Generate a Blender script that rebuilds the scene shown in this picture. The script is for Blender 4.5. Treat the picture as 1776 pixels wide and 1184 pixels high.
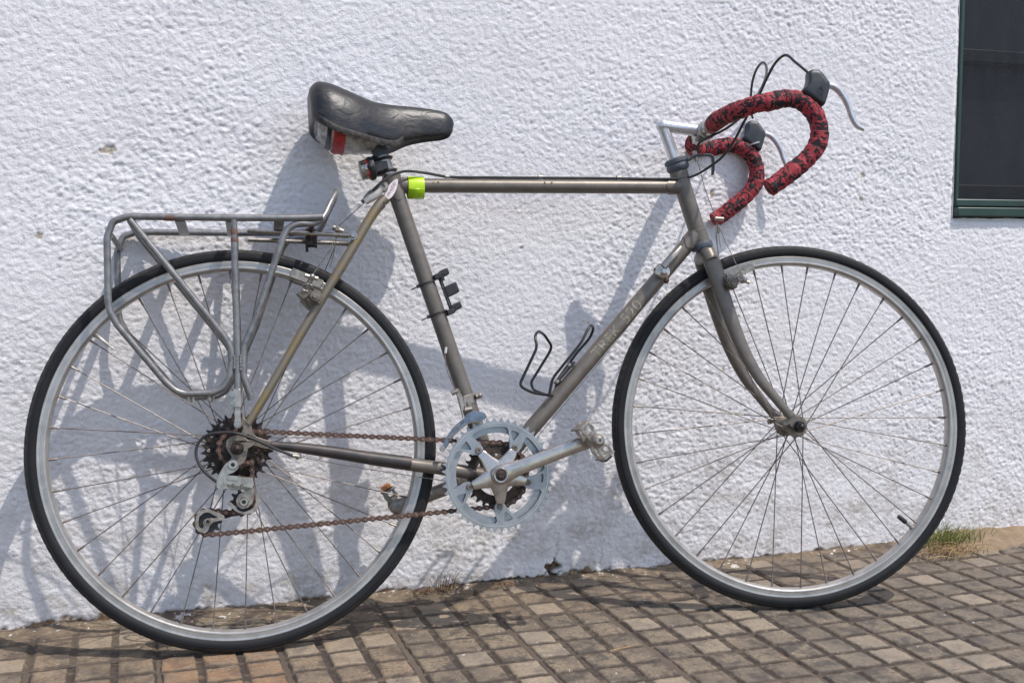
import bpy, math, random
import numpy as np
from mathutils import Vector, Matrix, Quaternion
from mathutils.geometry import tessellate_polygon
for o in list(bpy.data.objects): bpy.data.objects.remove(o)
scene = bpy.context.scene
col = scene.collection
rad = math.radians

# ---------------------------------------------------------------- camera
cd = bpy.data.cameras.new('camera'); cam = bpy.data.objects.new('camera', cd); col.objects.link(cam)
cd.sensor_width = 36.0; cd.lens = 40.541; cd.clip_start = .05; cd.clip_end = 500
CL = Vector((0.00000,-2.16403,0.69309)); cx, cy, cz = Vector((0.94825,-0.31754,0.00000)), Vector((0.02799,0.08359,0.99611)), Vector((-0.31630,-0.94455,0.08816))
cam.matrix_world = Matrix(((cx.x, cy.x, cz.x, CL.x), (cx.y, cy.y, cz.y, CL.y), (cx.z, cy.z, cz.z, CL.z), (0, 0, 0, 1)))
scene.camera = cam

# ---------------------------------------------------------------- sky, sun, exposure
SUN = Vector((.88, -1.0, 2.55)).normalized()           # direction towards the sun
elev = math.asin(SUN.z); azim = math.atan2(SUN.x, SUN.y)  # azimuth clockwise from +Y
w = bpy.data.worlds.new('World'); scene.world = w; w.use_nodes = True
nt = w.node_tree; nt.nodes.clear()
sky = nt.nodes.new('ShaderNodeTexSky'); sky.sky_type = 'NISHITA'; sky.sun_disc = False
sky.sun_elevation = elev; sky.sun_rotation = azim; sky.air_density = 1.0; sky.dust_density = 1.4; sky.ozone_density = 1.0
bg = nt.nodes.new('ShaderNodeBackground'); bg.inputs['Strength'].default_value = .15
wo = nt.nodes.new('ShaderNodeOutputWorld')
nt.links.new(sky.outputs[0], bg.inputs[0]); nt.links.new(bg.outputs[0], wo.inputs[0])
sl = bpy.data.lights.new('sun', 'SUN'); sl.energy = 2.5; sl.angle = rad(.55); sl.color = (1, .945, .88)
so = bpy.data.objects.new('sun', sl); col.objects.link(so); so.location = (2, -4, 6)
so.rotation_euler = SUN.to_track_quat('Z', 'Y').to_euler()
vs = scene.view_settings; vs.view_transform = 'Standard'; vs.look = 'None'; vs.exposure = .46; vs.gamma = 1.0; vs.use_curve_mapping = False

# ---------------------------------------------------------------- materials
MATS = {}
def srgb(r, g, b):
    f = lambda c: (c / 12.92 if c <= .04045 else ((c + .055) / 1.055) ** 2.4)
    return (f(r / 255), f(g / 255), f(b / 255), 1)
class NT:
    def __init__(s, name):
        s.m = bpy.data.materials.new(name); s.m.use_nodes = True; s.t = s.m.node_tree
        s.b = s.t.nodes['Principled BSDF']; s.o = s.t.nodes['Material Output']
        s.tc = s.t.nodes.new('ShaderNodeTexCoord'); s.co = s.tc.outputs['Object']
        MATS[name] = s.m
    def n(s, typ, **kw):
        x = s.t.nodes.new(typ)
        for k, v in kw.items():
            if k in x.inputs.keys(): s.set(x, k, v)
            else: setattr(x, k, v)
        return x
    def set(s, x, k, v):
        if hasattr(v, 'is_output') or isinstance(v, bpy.types.NodeSocket): s.t.links.new(v, x.inputs[k])
        else: x.inputs[k].default_value = v
    def noise(s, scale, detail=3, rough=.55, vec=None, dist=0):
        x = s.n('ShaderNodeTexNoise'); x.inputs['Scale'].default_value = scale; x.inputs['Detail'].default_value = detail
        x.inputs['Roughness'].default_value = rough; x.inputs['Distortion'].default_value = dist
        s.t.links.new(vec or s.co, x.inputs['Vector']); return x.outputs['Fac']
    def mapping(s, scale=(1, 1, 1), rot=(0, 0, 0), loc=(0, 0, 0)):
        x = s.n('ShaderNodeMapping'); x.inputs['Scale'].default_value = scale; x.inputs['Rotation'].default_value = rot
        x.inputs['Location'].default_value = loc
        s.t.links.new(s.co, x.inputs['Vector']); return x.outputs[0]
    def ramp(s, fac, a, b, interp='LINEAR'):
        x = s.n('ShaderNodeMapRange'); x.clamp = True
        s.t.links.new(fac, x.inputs['Value']); x.inputs['From Min'].default_value = a; x.inputs['From Max'].default_value = b
        return x.outputs[0]
    def mix(s, fac, a, b, mode='MIX'):
        x = s.n('ShaderNodeMix'); x.data_type = 'RGBA'; x.blend_type = mode
        for k, v in ((0, fac), (6, a), (7, b)):
            if isinstance(v, bpy.types.NodeSocket): s.t.links.new(v, x.inputs[k])
            else: x.inputs[k].default_value = v
        return x.outputs[2]
    def math(s, op, a, b=0.0):
        x = s.n('ShaderNodeMath'); x.operation = op
        for k, v in ((0, a), (1, b)):
            if isinstance(v, bpy.types.NodeSocket): s.t.links.new(v, x.inputs[k])
            else: x.inputs[k].default_value = v
        return x.outputs[0]
    def attr(s, name):
        x = s.n('ShaderNodeAttribute'); x.attribute_name = name; return x.outputs['Fac']
    def bump(s, h, strength=.3, dist=.001):
        x = s.n('ShaderNodeBump'); x.inputs['Strength'].default_value = strength; x.inputs['Distance'].default_value = dist
        s.t.links.new(h, x.inputs['Height']); s.t.links.new(x.outputs[0], s.b.inputs['Normal'])
    def put(s, **kw):
        for k, v in kw.items():
            k = {'color': 'Base Color', 'rough': 'Roughness', 'metal': 'Metallic', 'spec': 'Specular IOR Level', 'coat': 'Coat Weight',
                 'coat_rough': 'Coat Roughness', 'trans': 'Transmission Weight', 'alpha': 'Alpha'}[k]
            s.set(s.b, k, v)
        return s
def worn(name, c, c2, metal, rough, sc=60, thr=(.45, .7), spots=None, r2=None, bump=0):
    """base paint / metal c with blotches of c2 and optional fine spots"""
    m = NT(name); n1 = m.ramp(m.noise(sc, 4, .65), *thr); colr = m.mix(n1, c, c2)
    if spots:
        n2 = m.ramp(m.noise(sc * 5.3, 2, .5), spots[1], spots[1] + .05); colr = m.mix(n2, colr, spots[0])
    rr = m.math('ADD', m.math('MULTIPLY', m.noise(sc * 2.1, 3), (r2 or rough) * .7), rough - (r2 or rough) * .35)
    m.put(color=colr, metal=metal, rough=rr)
    if bump: m.bump(m.noise(sc * 8, 3), bump, .0006)
    return m
worn('paint', srgb(118, 110, 101), srgb(101, 94, 86), .35, .42, 45, (.4, .75), (srgb(82, 74, 66), .70), .2)
worn('paint_gold', srgb(124, 115, 100), srgb(134, 117, 82), .4, .42, 28, (.48, .6), (srgb(84, 76, 66), .68), .2)
worn('steel_dirty', srgb(134, 125, 113), srgb(104, 94, 84), .45, .5, 90, (.4, .65), (srgb(70, 60, 52), .68), .25)
worn('paint_dark', srgb(58, 55, 54), srgb(76, 66, 63), .15, .5, 40, (.4, .6), None, .2)
worn('rack', srgb(136, 134, 132), srgb(106, 105, 104), .5, .36, 70, (.42, .7), (srgb(66, 58, 54), .675), .3)
worn('alu', srgb(178, 171, 162), srgb(150, 143, 134), .62, .32, 60, (.35, .75), None, .25)
worn('alu_polish', srgb(192, 185, 177), srgb(166, 158, 150), .8, .22, 50, (.35, .75), None, .14)
worn('alu_dull', srgb(168, 160, 150), srgb(128, 120, 110), .6, .42, 90, (.4, .65), (srgb(92, 84, 74), .70), .3)
worn('ring_alu', srgb(158, 160, 162), srgb(136, 138, 140), .6, .34, 40, (.4, .7), (srgb(112, 114, 116), .73), .2)
worn('rim', srgb(186, 181, 175), srgb(160, 156, 151), .62, .34, 35, (.4, .7), None, .2)
worn('spoke', srgb(126, 117, 110), srgb(98, 88, 80), .4, .45, 60, (.4, .65), None, .25)
worn('rust', srgb(100, 77, 66), srgb(78, 62, 55), .15, .75, 180, (.38, .62), (srgb(134, 96, 72), .64), .2, .5)
worn('sprocket', srgb(50, 44, 41), srgb(84, 68, 58), .45, .6, 110, (.42, .62), (srgb(36, 31, 29), .6), .2, .4)
worn('black_plastic', srgb(33, 33, 35), srgb(44, 44, 46), 0, .5, 60, (.4, .7), None, .25)
worn('black_gloss', srgb(24, 24, 25), srgb(34, 34, 36), 0, .3, 60, (.4, .7), None, .2)
worn('cable_black', srgb(40, 38, 38), srgb(60, 56, 53), 0, .42, 50, (.4, .7), None, .2)
worn('wire', srgb(150, 142, 132), srgb(112, 104, 96), .8, .4, 200, (.4, .6))
worn('rubber_grey', srgb(84, 90, 97), srgb(66, 71, 78), 0, .6, 60, (.4, .7), None, .2)
worn('hood', srgb(50, 53, 57), srgb(40, 42, 46), 0, .42, 50, (.4, .7), None, .2)
worn('chrome', srgb(172, 164, 154), srgb(146, 137, 128), .85, .18, 80, (.4, .7), None, .15)
worn('amber', srgb(206, 122, 20), srgb(176, 96, 14), 0, .25, 90, (.4, .7))
worn('red_plastic', srgb(188, 50, 50), srgb(150, 38, 40), 0, .4, 70, (.4, .6))
worn('neon', srgb(186, 220, 26), srgb(170, 205, 20), 0, .28, 40, (.4, .6), None, .1)
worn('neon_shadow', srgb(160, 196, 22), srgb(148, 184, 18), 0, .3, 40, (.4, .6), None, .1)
worn('cap_label', srgb(226, 214, 212), srgb(206, 190, 188), .1, .45, 200, (.45, .65), (srgb(120, 104, 102), .68))
worn('ink', srgb(46, 42, 42), srgb(70, 64, 62), 0, .6, 300, (.4, .6))
worn('wrap', srgb(190, 189, 188), srgb(136, 133, 132), 0, .3, 55, (.42, .6), (srgb(60, 58, 58), .67), .2, .6)
worn('wrap_black', srgb(28, 27, 28), srgb(48, 46, 46), 0, .35, 60, (.4, .7), None, .2, .5)
worn('wood_debris', srgb(112, 86, 62), srgb(84, 66, 52), 0, .85, 200, (.4, .6))
worn('dry_grass', srgb(168, 142, 98), srgb(134, 108, 74), 0, .8, 60, (.4, .6))
worn('dead_weed', srgb(118, 84, 62), srgb(90, 66, 50), 0, .85, 90, (.4, .6))
worn('green_grass', srgb(110, 130, 62), srgb(152, 150, 86), 0, .7, 40, (.4, .6))
worn('green_paint', srgb(40, 66, 60), srgb(30, 50, 46), 0, .38, 20, (.4, .7), (srgb(90, 110, 104), .74), .2)
worn('dark_wood', srgb(30, 29, 30), srgb(22, 21, 22), 0, .5, 20, (.4, .7))
worn('bead', srgb(205, 200, 190), srgb(150, 145, 138), .2, .4, 90, (.4, .6))
worn('derailleur_blue', srgb(118, 130, 144), srgb(96, 106, 118), .6, .34, 90, (.4, .65), None, .2)
worn('lever_alu', srgb(214, 214, 216), srgb(196, 195, 196), .6, .26, 60, (.4, .7), None, .15)
worn('bead_rust', srgb(150, 120, 104), srgb(116, 90, 78), .3, .5, 200, (.4, .6))
m = NT('rust_patch'); m.put(color=srgb(112, 84, 72), rough=.8)
# tyre rubber: dusty tread, blacker sidewall
m = NT('tyre'); d = m.ramp(m.noise(24, 5, .6), .4, .72)
dust = m.attr('tread')
c = m.mix(d, srgb(20, 20, 22), srgb(31, 31, 32)); c = m.mix(dust, c, m.mix(d, srgb(40, 39, 39), srgb(54, 52, 50)))
m.put(color=c, rough=.62, spec=.35); m.bump(m.noise(700, 3), .3, .0004)
# saddle leather
m = NT('leather'); n1 = m.ramp(m.noise(15, 4, .6, dist=.6), .54, .72); n2 = m.noise(90, 4, .6, m.mapping((1, 1.3, 1)), .8)
c = m.mix(n1, srgb(24, 24, 26), srgb(52, 46, 43)); c = m.mix(m.ramp(n2, .66, .72), c, srgb(24, 22, 22))
m.put(color=c, rough=m.math('ADD', m.math('MULTIPLY', n1, .12), .41), spec=.55)
h = m.math('ADD', m.math('MULTIPLY', m.noise(26, 3, .55, m.mapping((1, 1, 1.8)), 1.2), 1.0), m.math('MULTIPLY', n2, .22)); m.bump(h, .30, .005)
m = NT('leather_edge'); m.put(color=m.mix(m.ramp(m.noise(120, 4), .45, .65), srgb(36, 33, 32), srgb(72, 63, 54)), rough=.6); m.bump(m.noise(300, 4), .4, .001)
# bar tape: red and black camouflage
m = NT('bar_tape'); n1 = m.noise(74, 2.5, .62, m.mapping((1, 1, 1)), 1.3)
c = m.mix(m.ramp(m.noise(40, 3), .4, .7), srgb(166, 64, 70), srgb(146, 48, 56)); k = m.ramp(n1, .505, .52)
c = m.mix(k, c, srgb(42, 34, 36)); m.put(color=c, rough=.72, spec=.3); m.bump(m.noise(900, 2), .25, .0004)
# decal lettering, half rubbed away
m = NT('decal'); n1 = m.ramp(m.noise(330, 3, .7), .5, .58)
c = m.mix(m.ramp(m.noise(90, 3), .45, .55), srgb(134, 129, 104), srgb(158, 153, 136)); c = m.mix(n1, c, srgb(112, 104, 92)); m.put(color=c, rough=.5)
# wall paint
m = NT('wall_paint'); co = m.co
chip, dirt, flake = m.attr('chip'), m.attr('dirt'), m.attr('flake')
big = m.noise(2.2, 4, .6); fine = m.noise(70, 5, .65)
c = m.mix(m.ramp(big, .35, .7), (.815, .793, .795, 1), (.775, .752, .758, 1))
c = m.mix(m.ramp(m.noise(130, 2, .5), .715, .75), c, (.46, .45, .46, 1))  # tiny dark dots: shade of small plaster pits painted into the colour
c = m.mix(m.math('MULTIPLY', m.ramp(fine, .3, .75), dirt), c, (.47, .43, .40, 1))
c = m.mix(m.math('MULTIPLY', m.ramp(m.noise(26, 4, .6), .5, .6), m.math('MULTIPLY', dirt, .8)), c, (.50, .46, .42, 1))
c = m.mix(chip, c, m.mix(m.ramp(m.noise(160, 3), .4, .6), srgb(196, 186, 170), srgb(172, 160, 144)))
c = m.mix(flake, c, m.mix(m.ramp(m.noise(120, 4), .42, .6), srgb(140, 116, 92), srgb(92, 76, 64)))
m.put(color=c, rough=.9, spec=.25)
m.bump(m.math('ADD', m.noise(420, 4, .6), m.math('MULTIPLY', m.noise(260, 3, .6), 1.5)), .6, .0015)
# paving tiles
m = NT('paver'); oi = m.n('ShaderNodeObjectInfo'); rnd = oi.outputs['Random']
v = m.n('ShaderNodeVectorMath'); v.operation = 'ADD'; m.t.links.new(oi.outputs['Location'], v.inputs[0]); m.t.links.new(m.co, v.inputs[1]); wc = v.outputs[0]
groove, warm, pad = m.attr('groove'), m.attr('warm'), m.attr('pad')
a = m.mix(m.ramp(m.noise(9, 4, .6, wc), .36, .66), srgb(120, 108, 93), srgb(154, 137, 114))
a = m.mix(m.ramp(m.noise(150, 4, .7, wc), .42, .72), a, srgb(98, 90, 82))
a = m.mix(m.ramp(m.noise(21, 5, .7, wc), .48, .60), a, srgb(88, 81, 74))
sepx = m.n('ShaderNodeSeparateXYZ'); m.t.links.new(oi.outputs['Location'], sepx.inputs[0]); a = m.mix(m.math('MULTIPLY', m.ramp(sepx.outputs[0], .5, 1.5), .30), a, srgb(104, 101, 99))
a = m.mix(m.math('MULTIPLY', pad, .34), a, srgb(186, 171, 150))
a = m.mix(m.ramp(m.noise(420, 2, .5, wc), .73, .77), a, srgb(206, 200, 190))
a = m.mix(m.ramp(m.noise(260, 3, .6, wc), .62, .70), a, srgb(72, 66, 62))
a = m.mix(m.math('MULTIPLY', warm, m.ramp(m.noise(17, 4, .6, wc), .3, .62)), a, m.mix(m.ramp(m.noise(40, 4, .6, wc), .4, .7), srgb(166, 126, 92), srgb(140, 112, 88)))
a = m.mix(m.ramp(m.noise(95, 3, .6, wc, .5), .70, .73), a, srgb(206, 201, 194))
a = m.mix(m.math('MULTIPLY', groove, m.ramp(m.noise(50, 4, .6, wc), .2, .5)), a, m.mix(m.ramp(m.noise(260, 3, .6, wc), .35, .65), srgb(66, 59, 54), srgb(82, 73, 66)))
m.put(color=a, rough=.92, spec=.2); m.bump(m.math('ADD', m.noise(520, 4, .7, wc), m.math('MULTIPLY', m.noise(140, 4, .6, wc), 1.5)), .75, .0018)
m = NT('soil'); a = m.mix(m.ramp(m.noise(60, 5, .65), .35, .65), srgb(108, 96, 82), srgb(140, 124, 104))
a = m.mix(m.ramp(m.noise(14, 4), .5, .66), a, srgb(88, 78, 70)); a = m.mix(m.ramp(m.noise(120, 2, .5), .68, .71), a, srgb(214, 208, 200)); a = m.mix(m.ramp(m.noise(18, 4, .7), .62, .66), a, srgb(206, 200, 194))
m.put(color=a, rough=.95, spec=.15); m.bump(m.math('ADD', m.noise(260, 4, .7), m.math('MULTIPLY', m.noise(60, 4, .6), 2.)), .7, .003)
m = NT('sand'); a = m.mix(m.ramp(m.noise(50, 5, .65), .35, .65), srgb(148, 129, 107), srgb(128, 111, 92)); m.put(color=a, rough=.95, spec=.1); m.bump(m.noise(300, 4, .7), .6, .002)
m = NT('ground'); a = m.mix(m.ramp(m.noise(3, 6, .65), .35, .65), srgb(84, 75, 67), srgb(106, 95, 84)); m.put(color=a, rough=.95, spec=.15); m.bump(m.noise(60, 5, .7), .6, .006)
m = NT('screen_mesh')
wx = m.n('ShaderNodeTexWave'); wx.wave_type = 'BANDS'; wx.bands_direction = 'X'; wx.inputs['Scale'].default_value = 260; m.t.links.new(m.co, wx.inputs['Vector'])
wz = m.n('ShaderNodeTexWave'); wz.wave_type = 'BANDS'; wz.bands_direction = 'Z'; wz.inputs['Scale'].default_value = 260; m.t.links.new(m.co, wz.inputs['Vector'])
thread = m.math('MAXIMUM', wx.outputs['Fac'], wz.outputs['Fac'])
streak = m.noise(6, 4, .6, m.mapping((5, 1, .8))); c = m.mix(m.ramp(streak, .4, .7), srgb(44, 47, 53), srgb(54, 57, 63))
c = m.mix(m.ramp(m.noise(900, 1), .66, .72), c, srgb(128, 124, 118))
m.put(color=c, rough=.85, spec=.2, alpha=m.math('ADD', m.math('MULTIPLY', m.ramp(thread, .3, .8), .34), .30))
m = NT('pane'); m.put(color=srgb(56, 60, 66), rough=.5, spec=.4)
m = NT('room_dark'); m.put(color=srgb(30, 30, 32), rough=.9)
m = NT('clear_plastic'); m.put(color=(.85, .85, .85, 1), rough=.1, trans=.6)
MAT = MATS

# ---------------------------------------------------------------- mesh helpers
def V(*a): return Vector(a[0] if len(a) == 1 else a)
def spline(pts, n=8, closed=False):
    """Catmull-Rom through pts"""
    P = [Vector(p) for p in pts]; out = []; N = len(P)
    rng = range(N) if closed else range(N - 1)
    for i in rng:
        p1, p2 = P[i], P[(i + 1) % N]
        p0 = P[i - 1] if (i > 0 or closed) else p1 * 2 - p2
        p3 = P[(i + 2) % N] if (i + 2 < N or closed) else p2 * 2 - p1
        d01, d12, d23 = max((p1 - p0).length, 1e-6) ** .5, max((p2 - p1).length, 1e-6) ** .5, max((p3 - p2).length, 1e-6) ** .5
        m1 = (p1 - p0) / d01 - (p2 - p0) / (d01 + d12) + (p2 - p1) / d12
        m2 = (p2 - p1) / d12 - (p3 - p1) / (d12 + d23) + (p3 - p2) / d23
        m1 *= d12; m2 *= d12
        for k in range(n):
            t = k / n; t2, t3 = t * t, t * t * t
            out.append(p1 * (2 * t3 - 3 * t2 + 1) + m1 * (t3 - 2 * t2 + t) + p2 * (-2 * t3 + 3 * t2) + m2 * (t3 - t2))
    if not closed: out.append(P[-1].copy())
    return out
def fillet(pts, r, n=6, closed=False):
    """polyline with rounded corners of radius about r (list or number)"""
    P = [Vector(p) for p in pts]; N = len(P); out = []
    for i in range(N):
        if not closed and i in (0, N - 1): out.append(P[i]); continue
        a, b, c = P[i - 1], P[i], P[(i + 1) % N]
        rr = r[i] if isinstance(r, (list, tuple)) else r
        l = min(rr, (a - b).length * .48, (c - b).length * .48)
        s, e = b + (a - b).normalized() * l, b + (c - b).normalized() * l
        for k in range(n + 1):
            t = k / n; out.append(s * (1 - t) ** 2 + b * 2 * t * (1 - t) + e * t * t)
    return out
class MB:
    def __init__(s): s.v, s.f, s.at = [], [], {}
    def add(s, vs, fs):
        o = len(s.v); s.v += [tuple(p) for p in vs]; s.f += [tuple(i + o for i in f) for f in fs]; return o
    def rings(s, R, closed=False, caps=True, wrap=True):
        n = len(R[0]); vs = [p for r in R for p in r]; fs = []
        m = len(R)
        for i in range(m if closed else m - 1):
            a, b = i * n, ((i + 1) % m) * n
            for j in range(n if wrap else n - 1):
                k = (j + 1) % n; fs.append((a + j, a + k, b + k, b + j))
        if caps and not closed and wrap:
            fs.append(tuple(range(n - 1, -1, -1))); fs.append(tuple((m - 1) * n + j for j in range(n)))
        return s.add(vs, fs)
    def tube(s, pts, r, seg=10, closed=False, caps=True, flat=None, up=None):
        """round tube along pts; r a number or one per point; flat=(a,b) scales the two section axes"""
        P = [Vector(p) for p in pts]; N = len(P)
        rr = r if isinstance(r, (list, tuple)) else [r] * N
        if len(rr) != N: rr = [float(np.interp(i / (N - 1), np.linspace(0, 1, len(rr)), rr)) for i in range(N)]
        T = []
        for i in range(N):
            a = P[i - 1] if (i > 0 or closed) else P[i]; b = P[(i + 1) % N] if (i < N - 1 or closed) else P[i]
            T.append((b - a).normalized())
        nrm = Vector(up) if up else (Vector((0, 1, 0)) if abs(T[0].y) < .9 else Vector((0, 0, 1)))
        nrm = (nrm - T[0] * nrm.dot(T[0])).normalized(); R = []
        for i in range(N):
            if i: 
                q = T[i - 1].rotation_difference(T[i]); nrm = q @ nrm
            nrm = (nrm - T[i] * nrm.dot(T[i])).normalized(); bn = T[i].cross(nrm)
            fa, fb = flat if flat else (1, 1)
            R.append([P[i] + (nrm * math.cos(2 * math.pi * j / seg) * fa + bn * math.sin(2 * math.pi * j / seg) * fb) * rr[i] for j in range(seg)])
        s.rings(R, closed, caps); return s
    def lathe(s, prof, o=(0, 0, 0), ax=(0, 1, 0), seg=24, closed=False, ref=None):
        """prof: (radius, position along axis)"""
        o, ax = Vector(o), Vector(ax).normalized()
        e1 = Vector(ref) if ref else (Vector((1, 0, 0)) if abs(ax.x) < .8 else Vector((0, 0, 1)))
        e1 = (e1 - ax * e1.dot(ax)).normalized(); e2 = ax.cross(e1); R = []
        for k in range(seg):
            a = 2 * math.pi * k / seg; d = e1 * math.cos(a) + e2 * math.sin(a)
            R.append([o + d * r + ax * h for r, h in prof])
        n = len(prof); vs = [p for r in R for p in r]; fs = []
        for i in range(seg):
            a, b = i * n, ((i + 1) % seg) * n
            for j in range(n if closed else n - 1):
                k = (j + 1) % n; fs.append((a + j, b + j, b + k, a + k))
        s.add(vs, fs); return s
    def cyl(s, a, b, r, seg=14, r2=None, ch=0.0):
        a, b = Vector(a), Vector(b); L = (b - a).length; r2 = r if r2 is None else r2
        c = min(ch or min(r, r2) * .12, L * .3)
        s.lathe([(0.00001, 0), (r - c, 0), (r, c), (r2, L - c), (r2 - c, L), (0.00001, L)], a, b - a, seg); return s
    def box(s, c, ex, ey, ez, hx, hy, hz):
        c, ex, ey, ez = Vector(c), Vector(ex).normalized(), Vector(ey).normalized(), Vector(ez).normalized()
        vs = [c + ex * hx * a + ey * hy * b + ez * hz * d for a in (-1, 1) for b in (-1, 1) for d in (-1, 1)]
        s.add(vs, [(0, 1, 3, 2), (4, 6, 7, 5), (0, 4, 5, 1), (2, 3, 7, 6), (0, 2, 6, 4), (1, 5, 7, 3)]); return s
    def plate(s, loops, th, nrm=(0, 1, 0)):
        """flat plate: first loop outline, others holes (3-D points); extruded th along nrm"""
        nrm = Vector(nrm).normalized(); L = [[Vector(p) for p in l] for l in loops]
        flat = [p for l in L for p in l]; tris = tessellate_polygon(L); n = len(flat)
        vs = flat + [p + nrm * th for p in flat]; fs = [tuple(t) for t in tris] + [tuple(i + n for i in reversed(t)) for t in tris]
        o = 0
        for l in L:
            k = len(l)
            for i in range(k):
                j = (i + 1) % k; fs.append((o + i, o + j, o + j + n, o + i + n))
            o += k
        s.add(vs, fs); return s
    def ball(s, c, r, seg=12, sc=(1, 1, 1)):
        o = len(s.v)
        prof = [(max(r * math.sin(math.pi * k / (seg // 2)), 1e-6), -r * math.cos(math.pi * k / (seg // 2))) for k in range(seg // 2 + 1)]
        s.lathe(prof, (0, 0, 0), (0, 0, 1), seg)
        for i in range(o, len(s.v)):
            p = s.v[i]; s.v[i] = (c[0] + p[0] * sc[0], c[1] + p[1] * sc[1], c[2] + p[2] * sc[2])
        return s
    def mesh(s, name, mat, smooth=38):
        me = bpy.data.meshes.new(name); me.from_pydata(s.v, [], s.f); me.update()
        import bmesh
        bm = bmesh.new(); bm.from_mesh(me); bmesh.ops.remove_doubles(bm, verts=bm.verts, dist=1e-6); bmesh.ops.recalc_face_normals(bm, faces=bm.faces); bm.to_mesh(me); bm.free()
        if smooth:
            me.shade_smooth(); me.set_sharp_from_angle(angle=rad(smooth))
        for k, fn in s.at.items():
            a = me.attributes.new(k, 'FLOAT', 'POINT'); a.data.foreach_set('value', [fn(v.co) for v in me.vertices])
        me.materials.append(MAT[mat]); return me
    def obj(s, name, mat, parent=None, smooth=38, bevel=0, mat4=None):
        o = bpy.data.objects.new(name, s.mesh(name, mat, smooth)); col.objects.link(o)
        if parent: o.parent = parent
        if mat4: o.matrix_local = mat4
        if bevel:
            b = o.modifiers.new('bevel', 'BEVEL'); b.width = bevel; b.segments = 2; b.limit_method = 'ANGLE'; b.angle_limit = rad(40)
        return o
def thing(name, label, cat, loc=(0, 0, 0), group=None):
    o = bpy.data.objects.new(name, None); col.objects.link(o); o.location = loc; o['label'] = label; o['category'] = cat; o.empty_display_size = .05
    if group: o['group'] = group
    return o
def tag(o, label, cat, group=None):
    o['label'] = label; o['category'] = cat
    if group: o['group'] = group
    return o
def node(name, parent, mat4=None):
    o = bpy.data.objects.new(name, None); col.objects.link(o); o.parent = parent; o.empty_display_size = .03
    if mat4: o.matrix_local = mat4
    return o
def mir(pts): return [(p[0], -p[1], p[2]) for p in pts]
def lerp(a, b, t): return Vector(a) * (1 - t) + Vector(b) * t

# numpy gradient noise
def perlin(x, y, seed=0):
    rs = np.random.RandomState(seed); perm = rs.permutation(512); perm = np.concatenate([perm, perm]); g = rs.rand(512) * 2 * np.pi; gx, gy = np.cos(g), np.sin(g)
    xi, yi = np.floor(x).astype(int), np.floor(y).astype(int); xf, yf = x - xi, y - yi
    def gr(a, b, fx, fy): h = perm[(perm[a & 511] + b) & 511]; return gx[h] * fx + gy[h] * fy
    u, v = xf ** 3 * (xf * (xf * 6 - 15) + 10), yf ** 3 * (yf * (yf * 6 - 15) + 10)
    a = gr(xi, yi, xf, yf) * (1 - u) + gr(xi + 1, yi, xf - 1, yf) * u
    b = gr(xi, yi + 1, xf, yf - 1) * (1 - u) + gr(xi + 1, yi + 1, xf - 1, yf - 1) * u
    return (a * (1 - v) + b * v) * 1.4
def fbm(x, y, oct=4, seed=0, gain=.5):
    s, a = 0, 1
    for k in range(oct): s = s + a * perlin(x * 2 ** k, y * 2 ** k, seed + k); a *= gain
    return s
def sstep(x, a, b): t = np.clip((x - a) / (b - a), 0, 1); return t * t * (3 - 2 * t)

# ================================================================ THE SETTING
# ---------------------------------------------------------------- house wall with window
WX0, WX1, WZ0, WZ1 = 1.776, 2.70, .741, 1.80          # window opening
house = thing('house', 'white rough stucco house wall with a dark screened window', 'house', (1.0, 0, 0))
def axis(a, b, d0, d1, step, far, extra=()):
    x = list(np.arange(d0, d1, step)); k = d0; s = step
    lo = []
    while k > a: s = min(s * 1.25, far); k -= s; lo.append(k)
    k = x[-1]; s = step; hi = []
    while k < b: s = min(s * 1.25, far); k += s; hi.append(k)
    x = np.array(lo[::-1] + x + hi)
    for e in extra: x[np.argmin(abs(x - e))] = e
    return x
gx = axis(-3.0, 4.2, -.34, 2.04, .0025, .08, (WX0, WX1)); gz = axis(-.06, 2.6, -.04, 1.28, .0025, .08, (WZ0, WZ1))
GX, GZ = np.meshgrid(gx, gz); X, Z = GX.ravel(), GZ.ravel()
wx = X + .009 * fbm(X * 14, Z * 14, 2, 50); wz = Z + .009 * fbm(X * 14, Z * 14, 2, 60)
ca, sa = math.cos(rad(-24)), math.sin(rad(-24)); ax_, az_ = wx * ca + wz * sa, -wx * sa + wz * ca
n1 = fbm(ax_ * 58, az_ * 66, 2, 1); n2 = fbm(ax_ * 150, az_ * 165, 2, 7, .7); n3 = fbm(X * 3.2, Z * 3.2, 3, 13)
pit = -sstep(fbm(ax_ * 104, az_ * 124, 2, 21, .6), .26, .58)
def grains(x, y, cell, seed, density):
    """roughcast: overlapping grains of uneven size and height"""
    x, y = x / cell, y / cell; xi, yi = np.floor(x).astype(int), np.floor(y).astype(int); rs = np.random.RandomState(seed); T = rs.rand(4, 256, 256); h = np.zeros_like(x)
    for dx in (-1, 0, 1):
        for dy in (-1, 0, 1):
            a, b = (xi + dx) & 255, (yi + dy) & 255; d = np.hypot(x - (xi + dx + T[0, a, b]), (y - (yi + dy + T[1, a, b])) * 1.15); r = .45 + .5 * T[2, a, b]
            h = np.maximum(h, np.where(T[3, a, b] < density, np.clip(1 - (d / r) ** 2, 0, 1) * (.35 + .65 * T[2, a, b]), 0))
    return h
gr1 = grains(wx, wz, .0085, 71, .58); gr2 = grains(wx + .3, wz + .1, .0052, 72, .7)
rough_k = .66 + .50 * sstep(fbm(X * 2.3, Z * 2.3, 3, 31), -.4, .4)
H = rough_k * (.0006 * n1 + .0006 * n2 + .0012 * pit + .0013 * gr1 + .0010 * gr2) + .0022 * n3 - .0010
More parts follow.
